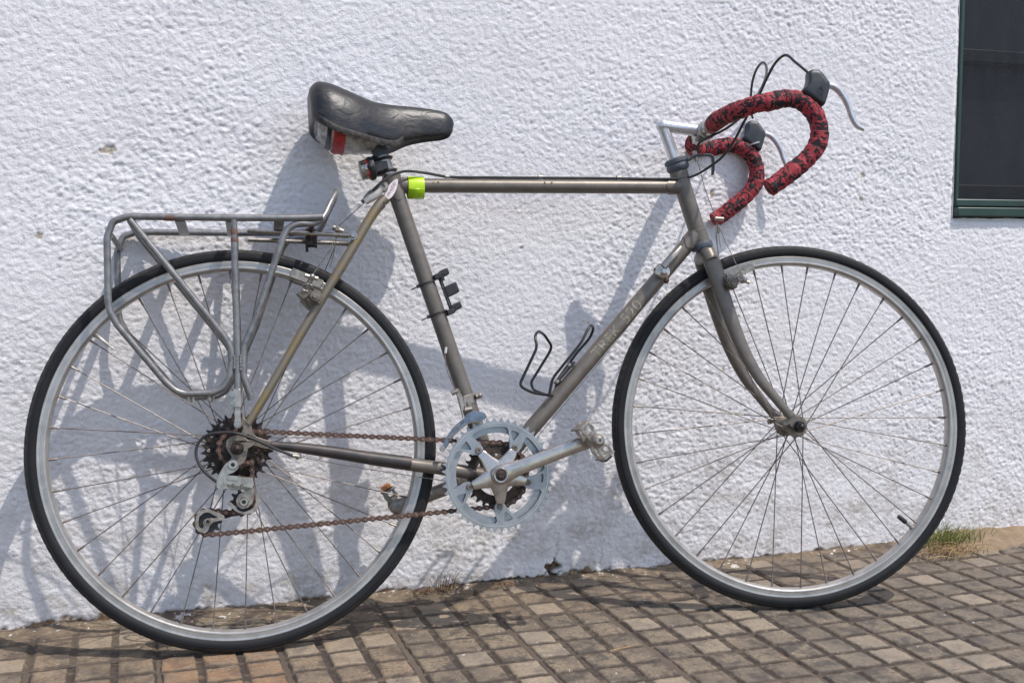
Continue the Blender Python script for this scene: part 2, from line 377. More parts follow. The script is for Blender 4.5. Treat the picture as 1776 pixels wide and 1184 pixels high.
blob = lambda px, pz, rx, rz, seed, w=.35: sstep(1 - np.hypot((X - px) / rx, (Z - pz) / rz) + w * fbm(X * 90, Z * 90, 3, seed), .05, .22)
chip = np.zeros_like(X); flake = np.zeros_like(X); hole = np.zeros_like(X)
for k, ((cx_, _, cz_), rx, rz) in enumerate(zip([(-.0202,0,.8503),(-.1407,0,.6991),(1.5328,0,.8335),(1.53,0,.7797),(1.1659,0,.7877),(.1325,0,.6754),(.5848,-0,.4793),(-.0298,-0,.8471),(.7451,0,.676),(.3441,0,.1561),(1.1982,0,.4189)], (.014, .008, .007, .006, .007, .004, .004, .008, .004, .006, .005), (.008, .007, .007, .005, .011, .003, .004, .005, .003, .004, .006))):
    chip = np.maximum(chip, blob(cx_, cz_, rx, rz, 100 + k, .5))
hx, hz = (.8118,0,.0171)[0], (.8118,0,.0171)[2]
hole = np.maximum(blob(hx, hz + .004, .016, .017, 140, .7), blob((.721,0,.0101)[0], .006, .035, .006, 141, .7) * .8)
hole = np.maximum(hole, blob((.66,0,.0052)[0], .004, .04, .006, 142, .8) * .8)
hole = np.maximum(hole, blob((.923,-0,.0129)[0], .002, .05, .004, 143, .8) * .6)
edge = .012 + .009 * fbm(X * 7, X * 0 + .3, 3, 151) + .010 * fbm(X * 40, Z * 40, 3, 152)
flake = sstep(edge - Z, -.002, .006) * (X < 1.02) + sstep(edge * .55 - Z, -.002, .005) * (X >= 1.02)
chip = np.maximum(chip, .5 * blob((-.2073,0,.039)[0], (-.2073,0,.039)[2], .026, .007, 161, .7))
chip = np.maximum(chip, .7 * blob((-.1053,0,.0071)[0], (-.1053,0,.0071)[2] + .004, .016, .007, 162, .8))
flake = np.clip(np.maximum(flake, hole), 0, 1)
H -= .0016 * chip + .0025 * flake + .016 * hole
crack = np.zeros_like(X)
for (p0, p1, sd) in (((.9164,-0,.0257), (.9252,0,.0738), 171), ((.8168,0,.0227), (.8241,0,.0883), 172)):
    t = np.clip((Z - p0[2]) / (p1[2] - p0[2]), 0, 1); xc = p0[0] + t * (p1[0] - p0[0]) + .006 * fbm(Z * 60, Z * 0, 3, sd)
    crack = np.maximum(crack, (abs(X - xc) < .0018) * (Z > p0[2] - .002) * (Z < p1[2]))
H -= .0015 * crack
dirt = np.clip(sstep(.30 + .10 * fbm(X * 4, Z * 4, 3, 181) - Z, -.12, .30) * (.55 + .9 * fbm(X * 9, Z * 16, 4, 182)), 0, 1) + .9 * crack
dirt = np.clip(dirt + .10 * sstep(fbm(X * 2, Z * 5, 3, 183), .1, .6), 0, 1)
# the plaster rounds off a little towards the window and the joint with the pavement
inwin = (X >= WX0 - 1e-6) & (X <= WX1 + 1e-6) & (Z >= WZ0 - 1e-6) & (Z <= WZ1 + 1e-6)
dwin = np.maximum(np.maximum(WX0 - X, X - WX1), np.maximum(WZ0 - Z, Z - WZ1))
H -= .006 * (1 - sstep(dwin, 0, .012))
XX = X + np.where((abs(X - WX0) < .004) & (dwin < .004), .0035 * fbm(Z * 28, Z * 0 + 5, 3, 191), 0)
ZZ = Z + np.where((abs(Z - WZ0) < .004) & (dwin < .004), .0018 * fbm(X * 22, X * 0 + 5, 3, 192), 0)
nx, nz = len(gx), len(gz)
ii = (np.arange(nz - 1)[:, None] * nx + np.arange(nx - 1)[None, :]).ravel()
mx = np.add.outer((gz[:-1] + gz[1:]) / 2, 0 * gx[:-1]).ravel(); mxx = np.add.outer(0 * gz[:-1], (gx[:-1] + gx[1:]) / 2).ravel()
keep = ~((mxx > WX0) & (mxx < WX1) & (mx > WZ0) & (mx < WZ1)); ii = ii[keep]
faces = np.stack([ii, ii + 1, ii + 1 + nx, ii + nx], 1)
me = bpy.data.meshes.new('wall'); nv = len(X)
me.vertices.add(nv); me.vertices.foreach_set('co', np.stack([XX - 1.0, -H, ZZ], 1).ravel().astype('f4'))
me.loops.add(faces.size); me.loops.foreach_set('vertex_index', faces.ravel().astype('i4'))
me.polygons.add(len(faces)); me.polygons.foreach_set('loop_start', np.arange(0, faces.size, 4, dtype='i4'))
me.update(calc_edges=True); me.validate(); me.shade_smooth()
for nm, arr in (('chip', chip), ('flake', flake), ('dirt', dirt)):
    a = me.attributes.new(nm, 'FLOAT', 'POINT'); a.data.foreach_set('value', arr.astype('f4'))
me.materials.append(MAT['wall_paint']); wall = bpy.data.objects.new('wall', me); col.objects.link(wall); wall.parent = house
# reveal of the opening: four plaster returns
rv = MB()
for a, b, c, d in (((WX0, WZ0), (WX0, WZ1), 0, 0), ((WX1, WZ0), (WX1, WZ1), 0, 0), ((WX0, WZ0), (WX1, WZ0), 0, 0), ((WX0, WZ1), (WX1, WZ1), 0, 0)):
    rv.add([(a[0] - 1, .004, a[1]), (b[0] - 1, .004, b[1]), (b[0] - 1, .16, b[1]), (a[0] - 1, .16, a[1])], [(0, 1, 2, 3)])
rv.obj('window_reveal', 'wall_paint', house, smooth=0)
# body of the building behind the wall face
bd = MB(); y0, y1 = .20, .9
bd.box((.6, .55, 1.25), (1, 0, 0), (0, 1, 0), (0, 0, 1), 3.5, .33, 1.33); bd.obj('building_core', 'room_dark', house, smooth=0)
win = node('window', house)
def bar(name, x0, x1, y0, y1, z0, z1, mat, bev=.0025, par=win):
    m_ = MB(); m_.box(((x0 + x1) / 2 - 1, (y0 + y1) / 2, (z0 + z1) / 2), (1, 0, 0), (0, 1, 0), (0, 0, 1), (x1 - x0) / 2, (y1 - y0) / 2, (z1 - z0) / 2)
    return m_.obj(name, mat, par, bevel=bev)
fx0, fx1, fz0, fz1 = WX0 + .002, WX1 - .002, WZ0 + .003, WZ1 - .002
bar('frame_sill', fx0, fx1, -.010, .060, fz0, fz0 + .021, 'green_paint')
bar('screen_rail', fx0 + .003, fx1, .000, .022, fz0 + .0225, fz0 + .040, 'green_paint', .003)
bar('screen_rail', fx0 + .003, fx1, .000, .022, fz1 - .03, fz1, 'green_paint')
bar('screen_stile', fx0, fx0 + .011, .001, .023, fz0 + .0225, fz1, 'green_paint')
bar('screen_stile', fx1 - .02, fx1, .001, .023, fz0 + .0225, fz1, 'green_paint')
sm = MB(); n = 14; sx = np.linspace(fx0 + .009, fx1 - .018, 40); sz = np.linspace(fz0 + .038, fz1 - .028, 30)
R = [[(x - 1, .012 + .0025 * float(perlin(np.array([x * 5.]), np.array([z * 4.]), 5)[0]), z) for x in sx] for z in sz]
sm.rings(R, caps=False, wrap=False); sm.obj('insect_screen', 'screen_mesh', win)
bar('sash_bar', fx0, fx1, .055, .085, 1.098, 1.128, 'dark_wood'); bar('sash_bar', fx0, fx1, .055, .085, fz0 + .022, fz0 + .075, 'dark_wood'); bar('sash_bar', fx0, fx1, .055, .085, 1.46, 1.49, 'dark_wood')
bar('sash_stile', fx0, fx0 + .028, .0505, .0845, fz0 + .022, fz1, 'dark_wood'); bar('sash_stile', fx0 + .46, fx0 + .49, .0505, .0845, fz0 + .022, fz1, 'dark_wood')
bar('glass_pane', fx0, fx1, .088, .092, fz0, fz1, 'pane', 0)

# ---------------------------------------------------------------- ground and pavement
g = MB(); xs = np.concatenate([[-120, -40, -12], np.linspace(-5, 6, 23), [14, 45, 120]]); ys = np.concatenate([[-120, -40, -12], np.linspace(-6, .2, 14)])
g.rings([[(x, y, -.0048) for x in xs] for y in ys], caps=False, wrap=False)
go = g.obj('ground', 'ground'); go['kind'] = 'structure'
pav = bpy.data.objects.new('pavement', None); col.objects.link(pav); pav['kind'] = 'structure'; pav.location = (.634, 0, 0)
TX, TY = .2005, .2075
def tile_mesh(i, j, N, near):
    """one cement paver, nine worn pads with dirt in the grooves; local origin at its centre"""
    gwid = .0064
    def cuts(T):
        c = T / 3; u = [0, gwid - .0012, gwid + .0002, gwid + .0016] + list(np.linspace(gwid + .007, c - gwid - .007, N)) + [c - gwid - .0016, c - gwid - .0002, c - gwid + .0012]
        return (np.array([k * c + q for k in range(3) for q in u] + [T]) - T / 2) * (T - .0022) / T
    sx_, sy_ = cuts(TX), cuts(TY); px, py = np.meshgrid(sx_, sy_); px, py = px.ravel(), py.ravel(); N = len(sx_) - 1
    ox, oy = i * TX * 3.1, j * TY * 3.7
    qx, qy = px * TX / (TX - .0022), py * TY / (TY - .0022)
    cw, ch = TX / 3, TY / 3
    # distance of a point to the nearest pad edge (pads are centred in the nine cells)
    ex = cw / 2 - abs(((qx + TX / 2) % cw) - cw / 2); ey = ch / 2 - abs(((qy + TY / 2) % ch) - ch / 2)
    dd = np.minimum(ex, ey) - gwid
    up = sstep(dd, -.0011, .0013)
    cell = np.floor((px + TX / 2) / cw).astype(int) * 7 + np.floor((py + TY / 2) / ch).astype(int) * 13 + i * 31 + j * 57
    lift = (np.sin(cell * 12.9898) * 43758.5453) % 1
    padv = (np.sin(cell * 78.233) * 12543.123) % 1
    dep = .0036 * near
    z = -dep * (1 - up) + .0007 * (lift - .5) * up + .0009 * fbm((px + ox) * 55, (py + oy) * 55, 4, 331) - .0010 * sstep(fbm((px + ox) * 30, (py + oy) * 30, 3, 341), .25, .5) * up
    rim = sstep(np.minimum(TX / 2 - abs(px), TY / 2 - abs(py)), 0, .004); z = z - .003 * (1 - rim)
    inner = sstep(np.minimum(TX / 2 - abs(px), TY / 2 - abs(py)), .0005, .004); jx = inner * (.0016 * fbm((px + ox) * 30, (py + oy) * 30, 3, 301) + .0007 * fbm((px + ox) * 150, (py + oy) * 150, 2, 302)); jy = inner * (.0016 * fbm((px + ox) * 30, (py + oy) * 30, 3, 311) + .0007 * fbm((px + ox) * 150, (py + oy) * 150, 2, 312))
    vs = np.stack([px + jx, py + jy, z], 1); a = np.arange(N + 1)
    fs = [(r * (N + 1) + c, r * (N + 1) + c + 1, (r + 1) * (N + 1) + c + 1, (r + 1) * (N + 1) + c) for r in range(N) for c in range(N)]
    loop = list(a) + [k * (N + 1) + N for k in range(1, N + 1)] + [N * (N + 1) + k for k in range(N - 1, -1, -1)] + [k * (N + 1) for k in range(N - 1, 0, -1)]
    o = len(vs); vs = np.concatenate([vs, np.stack([vs[loop, 0], vs[loop, 1], np.full(len(loop), -.02)], 1)])
    fs += [(loop[(k + 1) % len(loop)], loop[k], o + k, o + (k + 1) % len(loop)) for k in range(len(loop))]
    me = bpy.data.meshes.new('paving_tile'); me.from_pydata(vs.tolist(), [], fs); me.update(); me.shade_smooth(); me.set_sharp_from_angle(angle=rad(60))
    ext = np.zeros(len(loop))
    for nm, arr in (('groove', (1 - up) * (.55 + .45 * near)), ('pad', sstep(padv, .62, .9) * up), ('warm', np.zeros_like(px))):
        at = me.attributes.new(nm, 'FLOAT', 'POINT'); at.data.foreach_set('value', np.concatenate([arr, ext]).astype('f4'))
    me.materials.append(MAT['paver']); return me
X0T = .634; Y0T = -.203
far_me = [tile_mesh(90 + k, 70 + 3 * k, 3, 1.0) for k in range(4)]
rnd = random.Random(4)
for i in range(-10, 14):
    for j in range(0, 8):
        xc = X0T + (i + .5) * TX; yc = Y0T + TY * (.5 - j)      # row 0 lies against the wall
        vis = -.45 < xc < 1.95 and j <= 4
        near = (.45 if j == 0 else 1.0)
        if j == 0 and xc < .43: near = .30
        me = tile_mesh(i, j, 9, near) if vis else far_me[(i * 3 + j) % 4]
        if vis and i == -3 and j == 1: me.attributes['warm'].data.foreach_set('value', np.full(len(me.vertices), .6, 'f4'))
        if vis and (i, j) in ((-4, 1), (-2, 1)): me.attributes['warm'].data.foreach_set('value', np.full(len(me.vertices), .14, 'f4'))
        if vis and j == 0 and i != -3: me.attributes['warm'].data.foreach_set('value', np.full(len(me.vertices), .13 if xc < .9 else .06, 'f4'))
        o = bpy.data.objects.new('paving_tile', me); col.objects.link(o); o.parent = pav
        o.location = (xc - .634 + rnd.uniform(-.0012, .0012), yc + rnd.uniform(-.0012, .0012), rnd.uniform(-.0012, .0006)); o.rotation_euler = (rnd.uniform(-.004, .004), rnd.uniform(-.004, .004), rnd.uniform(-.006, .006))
# strip of dirt and smeared mortar along the foot of the wall
xs = np.arange(-1.4, 2.6, .006); rows = 16; R = []
wd = .045 + .03 * fbm(xs * 5, xs * 0 + 1.5, 3, 401) + .030 * sstep(.55 - xs, 0, .4) * 1 + .012 * fbm(xs * 30, xs * 0 + .5, 3, 402)
ht = .010 + .006 * fbm(xs * 6, xs * 0 + 8.5, 3, 403) + .010 * np.exp(-((xs - 1.75) / .25) ** 2)
for r in range(rows + 1):
    t = r / rows; yy = .012 - (wd + .012) * t
    zz = ht * (1 - t) ** 1.6 - .0015 - .006 * t ** 3 + .0016 * fbm(xs * 40, xs * 0 + r * .5, 4, 404) + .0016 * fbm(xs * 90, xs * 0 + r * 1.3, 2, 405)
    R.append([(x, y, z) for x, y, z in zip(xs, yy, zz)])
ds = MB(); ds.rings(R[::-1], caps=False, wrap=False); d_ = ds.obj('mortar_strip', 'soil'); d_['kind'] = 'structure'
# sandy heap at the foot of the wall beside the grass
sc = (1.8284,-.0612,0); xs = np.linspace(-.30, .52, 90); R = []
for r in range(40):
    t = r / 39; y = .012 - .16 * t; row = []
    for x in xs:
        xx = np.array([sc[0] + x]); yy_ = np.array([y]); k = max(0., 1 - (x / (.24 if x < 0 else .48)) ** 2) * (1 - t) ** 1.1
        row.append((sc[0] + x, y, -.010 + .034 * k + .004 * float(fbm(xx * 25, yy_ * 25, 4, 411)[0]) * min(1, k * 4) - .004 * t))
    R.append(row)
sd_ = MB(); sd_.rings(R[::-1], caps=False, wrap=False); s_ = sd_.obj('sand_heap', 'sand'); s_['kind'] = 'structure'
# ---------------------------------------------------------------- weeds and litter
def blades(name, mat, c, n, spread, hgt, lean, seed, wd=.0012, flat=0., bias=(0, 0)):
    r = random.Random(seed); mb = MB()
    for k in range(n):
        x = c[0] + r.gauss(0, spread[0]); y = min(c[1] + r.gauss(0, spread[1]), -.006); a = r.uniform(0, 2 * math.pi); L = hgt * r.uniform(.45, 1.15); le = r.uniform(.2, 1) * lean
        dx, dy = math.cos(a) * le + bias[0], min(math.sin(a), .4) * le + bias[1]; z0 = c[2]
        pts = []
        for q in range(5):
            t = q / 4; up = L * (t - flat * t * t); out = L * (t ** 1.6)
            pts.append((x + dx * out, min(y + dy * out, -.004), z0 + max(up * (1 - .25 * le * t), .0015 * t)))
        mb.tube(pts, [wd, wd, wd * .85, wd * .6, wd * .15], 4, flat=(1, .35))
    return mb
gp = (1.7338,-.0452,0)
b = blades('g', 'green_grass', (gp[0] + .018, -.040, .006), 250, (.042, .020), .046, 1.05, 11, .0009); tag(b.obj('grass_tuft', 'green_grass'), 'tuft of short green grass growing at the foot of the white wall', 'grass')
b = blades('g', 'dry_grass', (gp[0] - .030, -.108, .002), 150, (.045, .024), .060, 1.35, 12, .0009, .85); tag(b.obj('dry_straw', 'dry_grass'), 'flattened patch of dry yellow straw in front of the green grass tuft', 'straw')
b = blades('g', 'dry_grass', (gp[0] + .06, -.03, .012), 26, (.030, .012), .05, 1.0, 15, .0008, .5); tag(b.obj('dry_stalks', 'dry_grass'), 'few dry stalks lying on the sandy heap beside the green grass', 'straw')
wp = (.5824,.0317,0)
b = blades('g', 'dead_weed', (wp[0], -.022, .006), 46, (.012, .006), .066, .55, 13, .0009, .35); tag(b.obj('dead_weed', 'dead_weed'), 'upright dead brown weed at the wall foot behind the rear wheel', 'weed')
b = blades('g', 'dead_weed', (wp[0] - .035, -.026, .006), 60, (.020, .010), .034, 1.2, 23, .0008, .8); tag(b.obj('dead_weed', 'dead_weed'), 'low matted dead brown weed sprawled beside the upright dead weed', 'weed')
wp = (.7027,-.0368,0)
b = blades('g', 'dead_weed', (wp[0], -.030, .005), 34, (.012, .008), .030, 1.3, 14, .0009, .8); tag(b.obj('dead_weed', 'dead_weed'), 'small flattened rusty brown weed lying below the dark hole in the wall', 'weed')
t = MB(); t.tube(spline([(.7568,-.4245,0),(.7769,-.4196,0),(.804,-.4141,0)], 5), .0011, 5)
for i in range(len(t.v)): t.v[i] = (t.v[i][0], t.v[i][1], t.v[i][2] + .003)
tag(t.obj('straw', 'dry_grass'), 'single pale straw lying across a paving tile below the chainring', 'straw')
rl = random.Random(9)
for nm, px in (('b', (.8577,-.0808,0)), ('c', (.5578,-.2647,0))):
    t = MB(); c = Vector(px) + Vector((0, 0, .006 if nm == 'b' else .0006)); k = 9
    t.plate([[c + Vector((math.cos(2 * math.pi * q / k) * .007 * rl.uniform(.5, 1.2), math.sin(2 * math.pi * q / k) * .0035 * rl.uniform(.5, 1.2), rl.uniform(0, .0008))) for q in range(k)]], .0008, (0, 0, 1))
    tag(t.obj('leaf_fragment', 'wood_debris', smooth=0), {'b': 'curled brown leaf fragment on the mortar strip below the crank', 'c': 'brown leaf fragment on a paving tile in front of the rear wheel'}[nm], 'leaf')

# ================================================================ THE BICYCLE
# bike frame: x forward, y towards the wall, z up in the plane of the frame, origin where the rear tyre meets the ground
bike = thing('bicycle', 'old taupe drop-bar touring bicycle with rear rack leaning against the white wall', 'bicycle')
bxv, byv, bzv, bo = Vector((0.99493,-0.10053,0.00225)), Vector((0.09943,0.98022,-0.17111)), Vector((0.01500,0.17047,0.98525)), Vector((0.16880,-0.22257,-0.00115))
bike.matrix_world = Matrix(((bxv.x, byv.x, bzv.x, bo.x), (bxv.y, byv.y, bzv.y, bo.y), (bxv.z, byv.z, bzv.z, bo.z), (0, 0, 0, 1)))
TR = .343; RH = Vector((0, 0, TR)); FH = Vector((1.023, 0, TR)); BB = Vector((.4435, 0, .2785))
SP, SA = Vector((0.86365,0.00000,0.69934)), Vector((-0.25621,0.00000,0.96662))
STEER = Matrix.Translation(SP) @ Matrix.Rotation(-0.14772, 4, SA) @ Matrix.Translation(-SP)
def st(p): return STEER @ Vector(p)
Y = Vector((0, 1, 0))

# ---------------------------------------------------------------- wheels
def wheel(name, C, parent_mat, side_y, flange_r, phase, sense, label, off):
    wn = node(name, bike, parent_mat); wn['label'] = label
    # tyre: lathe with a notched shoulder
    prof = [(.3165, -.0095), (.3215, -.0120), (.3255, -.0146), (.3300, -.0152), (.3335, -.0146), (.33390, -.01365), (.33465, -.01372), (.3352, -.0132), (.3357, -.0126), (.3364, -.0128),
            (.3392, -.0108), (.3410, -.0086), (.3424, -.0050), (.3430, 0), (.3424, .0050), (.3410, .0086), (.3392, .0108), (.3364, .0128), (.3357, .0126), (.3335, .0146), (.3300, .0152), (.3255, .0146), (.3215, .0120), (.3165, .0095)]
    seg = 464; mb = MB(); vs = []; n = len(prof)
    for k in range(seg):
        a = 2 * math.pi * k / seg; notch = (k % 4 == 0)
        for q, (r, h) in enumerate(prof):
            if notch and q in (10, 11, 15, 16): r -= .0016; h *= .93
            if notch and q in (12, 14): r -= .0006
            vs.append((C.x + r * math.cos(a), C.y + h, C.z + r * math.sin(a)))
    fs = []
    for i in range(seg):
        a, b = i * n, ((i + 1) % seg) * n
        for j in range(n - 1): fs.append((a + j, b + j, b + j + 1, a + j + 1))
    mb.add(vs, fs); mb.at['tread'] = lambda co: float(sstep(math.hypot(co.x - C.x, co.z - C.z), .3340, .3362))
    ty = mb.obj('tyre', 'tyre', wn, smooth=30)
    rim = MB(); rim.lathe([(.3215, -.0112), (.3217, -.0122), (.3208, -.0126), (.3190, -.0122), (.3165, -.01215), (.3163, -.0113), (.3157, -.0113), (.3155, -.0121), (.3142, -.0121), (.3140, -.0115), (.3136, -.0115), (.3134, -.0121), (.3125, -.0120), (.3105, -.0126), (.3085, -.0122), (.3065, -.0104), (.3050, -.0072), (.3044, -.0030),
        (.3044, .0030), (.3050, .0072), (.3065, .0104), (.3085, .0122), (.3105, .0126), (.3125, .0120), (.3190, .0122), (.3208, .0126), (.3217, .0122), (.3215, .0112)], C, Y, 128)
    ro = rim.obj('rim', 'rim', wn, smooth=28)
    hub = MB(); yl, yr = side_y
    hub.lathe([(.0001, yr - .014), (.0085, yr - .014), (.0085, yr - .004), (flange_r + .004, yr - .0035), (flange_r + .0048, yr - .001), (flange_r + .004, yr + .0022), (.0125, yr + .006), (.0105, (yl + yr) / 2), (.0125, yl - .006),
               (flange_r + .004, yl - .0022), (flange_r + .0048, yl + .001), (flange_r + .004, yl + .0035), (.0085, yl + .004), (.0085, yl + .014), (.0001, yl + .014)], C, Y, 32)
    hub.obj('hub', 'steel_dirty', wn)
    for k in range(36):
        th = rad(phase + 10 * k); near = k % 2 == 0
        y = yr if near else yl; lead = (k // 2) % 2
        ha = th + (1 if lead else -1) * sense * rad(58)
        yy = y + (-.0022 if lead else .0022) * (1 if near else -1) * (-1)
        a = C + Vector((math.cos(ha) * flange_r, yy, math.sin(ha) * flange_r))
        b = C + Vector((math.cos(th) * .3042, (-.0035 if near else .0035), math.sin(th) * .3042))
        d = (b - a).normalized(); s_ = MB(); s_.tube([a - d * .002, b - d * .010], .00105, 6, caps=True)
        s_.tube([b - d * .0135, b - d * .012, b - d * .003, b + d * .0035], [.0012, .0019, .0021, .0026], 6)
        s_.obj('spoke', 'spoke', wn)
    return wn
fw = wheel('front_wheel', FH, STEER, (.034, -.034), .0158, 90.9, 1, 'spoked front wheel with silver rim, black tyre and black valve cap', 0)
rw = wheel('rear_wheel', RH, None, (.034, -.018), .0215, 91.2, 1, 'spoked rear wheel with silver rim, black tyre and bare brass valve', 0)
# valves
def valve(wn, C, ang, mats, cap):
    a = rad(ang); d = Vector((math.cos(a), 0, math.sin(a))); p = C + d * .3046
    m_ = MB(); m_.cyl(p + d * .001, p - d * .0035, .0052, 10); m_.cyl(p - d * .003, p - d * .016, .0031, 10)
    if not cap: m_.cyl(p - d * .015, p - d * .031, .0029, 10, .0026); m_.cyl(p - d * .031, p - d * .042, .0019, 8, .0012); m_.cyl(p - d * .036, p - d * .038, .0025, 8)
    m_.obj('valve', 'bead' if not cap else 'alu_dull', wn)
    if cap:
        c_ = MB(); c_.lathe([(.0001, 0), (.0042, .0), (.0046, .003), (.0044, .016), (.003, .0195), (.0001, .020)], p - d * .0155, -d, 12); c_.obj('valve_cap', 'black_plastic', wn)
valve(fw, FH, -41.5, 0, True); valve(rw, RH, 138.8, 0, False)

# ---------------------------------------------------------------- frame tubes
def tube_obj(name, pts, r, mat='paint', seg=20, parent=bike, **kw):
    m_ = MB(); m_.tube(pts, r, seg, **kw); return m_.obj(name, mat, parent)
STt = Vector((.2771,0,.8183)); TTa, TTb = Vector((.2922,0,.8016)), Vector((.8327,0,.8031))
HTt, HTb = Vector((.8262,0,.8337)), Vector((.8666,0,.6894)); DTt = Vector((.8606,0,.7171))
tube_obj('top_tube', [TTa, TTb], .0130); seat_t = tube_obj('seat_tube', [STt, BB], .0146)
dt = tube_obj('down_tube', [DTt, BB], .0146); ht_ = tube_obj('head_tube', [HTt, HTb], .0162)
bs = MB(); bs.cyl(BB - Y * .035, BB + Y * .035, .0195, 24); bs.obj('bottom_bracket_shell', 'paint', bike)
def lug(axis_a, axis_b, r, ln, tip, name='lug'):
    """sleeve around a tube end with a pointed lower edge"""
    a, b = Vector(axis_a), Vector(axis_b); d = (b - a).normalized(); n_ = Y; bn = d.cross(n_); seg = 28; R = []
    for f_ in (0, .4, 1, 1):
        ring = []
        for k in range(seg):
            an = 2 * math.pi * k / seg; L = ln + tip * max(0, math.cos(an * 1)) ** 3 + tip * max(0, -math.cos(an)) ** 3
            rr = r + (.0016 if len(R) < 3 else .0)
            ring.append(a + d * L * f_ + (n_ * math.cos(an) + bn * math.sin(an)) * rr)
        R.append(ring)
    m_ = MB(); m_.rings(R, caps=False); return m_.obj(name, 'paint', bike)
lug(lerp(TTa, TTb, .005), TTb, .0130, .012, .010); lug(TTb, TTa, .0130, .026, .010); lug(DTt, BB, .0146, .030, .014)
lug(STt, BB, .0146, .030, .018); lug(BB, STt, .0146, .034, .010); lug(BB, DTt, .0146, .034, .010)
m_ = MB(); m_.cyl(HTt, lerp(HTt, HTb, .12), .0176, 24); m_.obj('lug', 'paint', bike)
m_ = MB(); m_.cyl(lerp(HTt, HTb, .78), lerp(HTt, HTb, .99), .0178, 24); m_.obj('lug', 'paint', bike)
# seat stays and chain stays
ssr = [(.2639,-.0225,.7735),(.2498,-.026,.7583),(.1905,-.038,.6631),(.1261,-.047,.5604),(.0577,-.057,.4464),(.0185,-.0625,.3829)]
csr = [(.3824,-.0255,.2868),(.3492,-.029,.2934),(.289,-.042,.3034),(.239,-.0455,.3116),(.1391,-.056,.3312),(.0817,-.0625,.3414),(.0553,-.064,.3459)]
for k, s_ in enumerate((1, -1)):
    P = ssr if s_ == 1 else mir(ssr); C_ = csr if s_ == 1 else mir(csr)
    so_ = tube_obj('seat_stay', spline(P, 5), [.0083, .0084, .0082, .0074, .0068, .0062], 'paint_gold' if s_ == 1 else 'paint', 16)
    co_ = tube_obj('chain_stay', spline([tuple(BB + Vector((-.02, -.018 * s_, -.0005)))] + list(C_), 5), [.0125, .0122, .0118, .0112, .0098, .0078, .0062, .0055], 'paint', 18)
    # flat oval cap where the stay meets the seat lug
    m_ = MB(); c0 = Vector((.2748,-.026,.7895)); top, bot = Vector((.2862,-.0255,.8079)), Vector((.2648,-.028,.7708))
    ax_c = (top - bot).normalized(); L = (top - bot).length / 2; pr = ax_c.cross(Y).normalized(); cen = (top + bot) / 2; lp = []
    for q in range(26):
        a = 2 * math.pi * q / 26; wv = .0078 * (1 - .22 * math.cos(a))
        lp.append(cen + ax_c * L * math.cos(a) + pr * wv * math.sin(a))
    if s_ == -1: lp = [Vector((p.x, -p.y, p.z)) for p in lp]
    m_.plate([lp], .006 * s_, Y); cap = m_.obj('stay_cap', 'cap_label', so_, bevel=.001)
    if s_ == 1:
        rs = random.Random(3); ink = MB()
        for q in range(9):
            p = lerp(bot, top, .18 + q * .078) - Y * .0006; h = .0026 * rs.uniform(.6, 1); dq = (ax_c * rs.uniform(-.5, .5) + pr).normalized()
            ink.tube([p - dq * h, p + dq * h], .0003, 4)
            if q % 2: ink.tube([p + pr * h - ax_c * .001, p + pr * h + ax_c * .0014], .0003, 4)
        ink.obj('worn_print', 'ink', so_)
m_ = MB(); m_.tube(spline([(.0553,-.0648,.3469),(.1026,-.0625,.3401),(.1604,-.055,.3298),(.2192,-.0485,.3179),(.2907,-.045,.3053)], 4), [.0062, .0085, .0100, .0110, .0118], 16, flat=(1.04, 1.0))
m_.obj('chainstay_protector', 'paint_dark', bike)
# bridge behind seat tube and dropouts
tube_obj('stay_bridge', [Vector((.18,-.039,.6459)), Vector((.18,-.039,.6459)) * 1 + Y * .078], .006)
drop = [(.0104,-.066,.3955),(.0186,-.066,.3876),(.0241,-.066,.3797),(.0248,-.066,.3701),(.0321,-.066,.3612),(.046,-.066,.3559),(.0629,-.066,.3513),(.0665,-.066,.3445),(.0607,-.066,.339),(.041,-.066,.3417),(.0271,-.066,.3471),(.0176,-.066,.3417),(.0155,-.066,.3285),(.0116,-.066,.3191),(.0021,-.066,.3138),(-.0072,-.066,.3105),(-.0145,-.066,.3146),(-.0125,-.066,.323),(-.0087,-.066,.3295),(-.0141,-.066,.3373),(-.0185,-.066,.347),(-.0165,-.066,.3565),(-.0099,-.066,.3629),(-.0005,-.066,.3654),(.007,-.066,.3689),(.0109,-.066,.3764),(.0055,-.066,.3861)]
slot = [(-.0064,-.066,.3523),(.0011,-.066,.3548),(.0085,-.066,.3497),(.0092,-.066,.3411),(.0026,-.066,.3357),(-.0048,-.066,.337),(-.0102,-.066,.3438)]
hole2 = [(.0106,-.066,.364),(.0181,-.066,.3656),(.0255,-.066,.3605),(.0273,-.066,.3547),(.0179,-.066,.356)]
for s_ in (1, -1):
    L = [drop, slot, hole2] if s_ == 1 else [mir(drop), mir(slot), mir(hole2)]
    m_ = MB(); m_.plate(L, .005 * s_, Y); m_.obj('dropout', 'paint' if s_ == -1 else 'steel_dirty', bike, bevel=.0008)
# axle ends and nuts
m_ = MB(); m_.cyl(RH - Y * .080, RH + Y * .080, .0048, 14); m_.cyl(RH - Y * .0755, RH - Y * .066, .0095, 6); m_.cyl(RH + Y * .066, RH + Y * .076, .0095, 6); m_.cyl(RH - Y * .0665, RH - Y * .0645, .0112, 20)
m_.ball(RH - Y * .079, .0062); m_.obj('rear_axle', 'sprocket', bike)

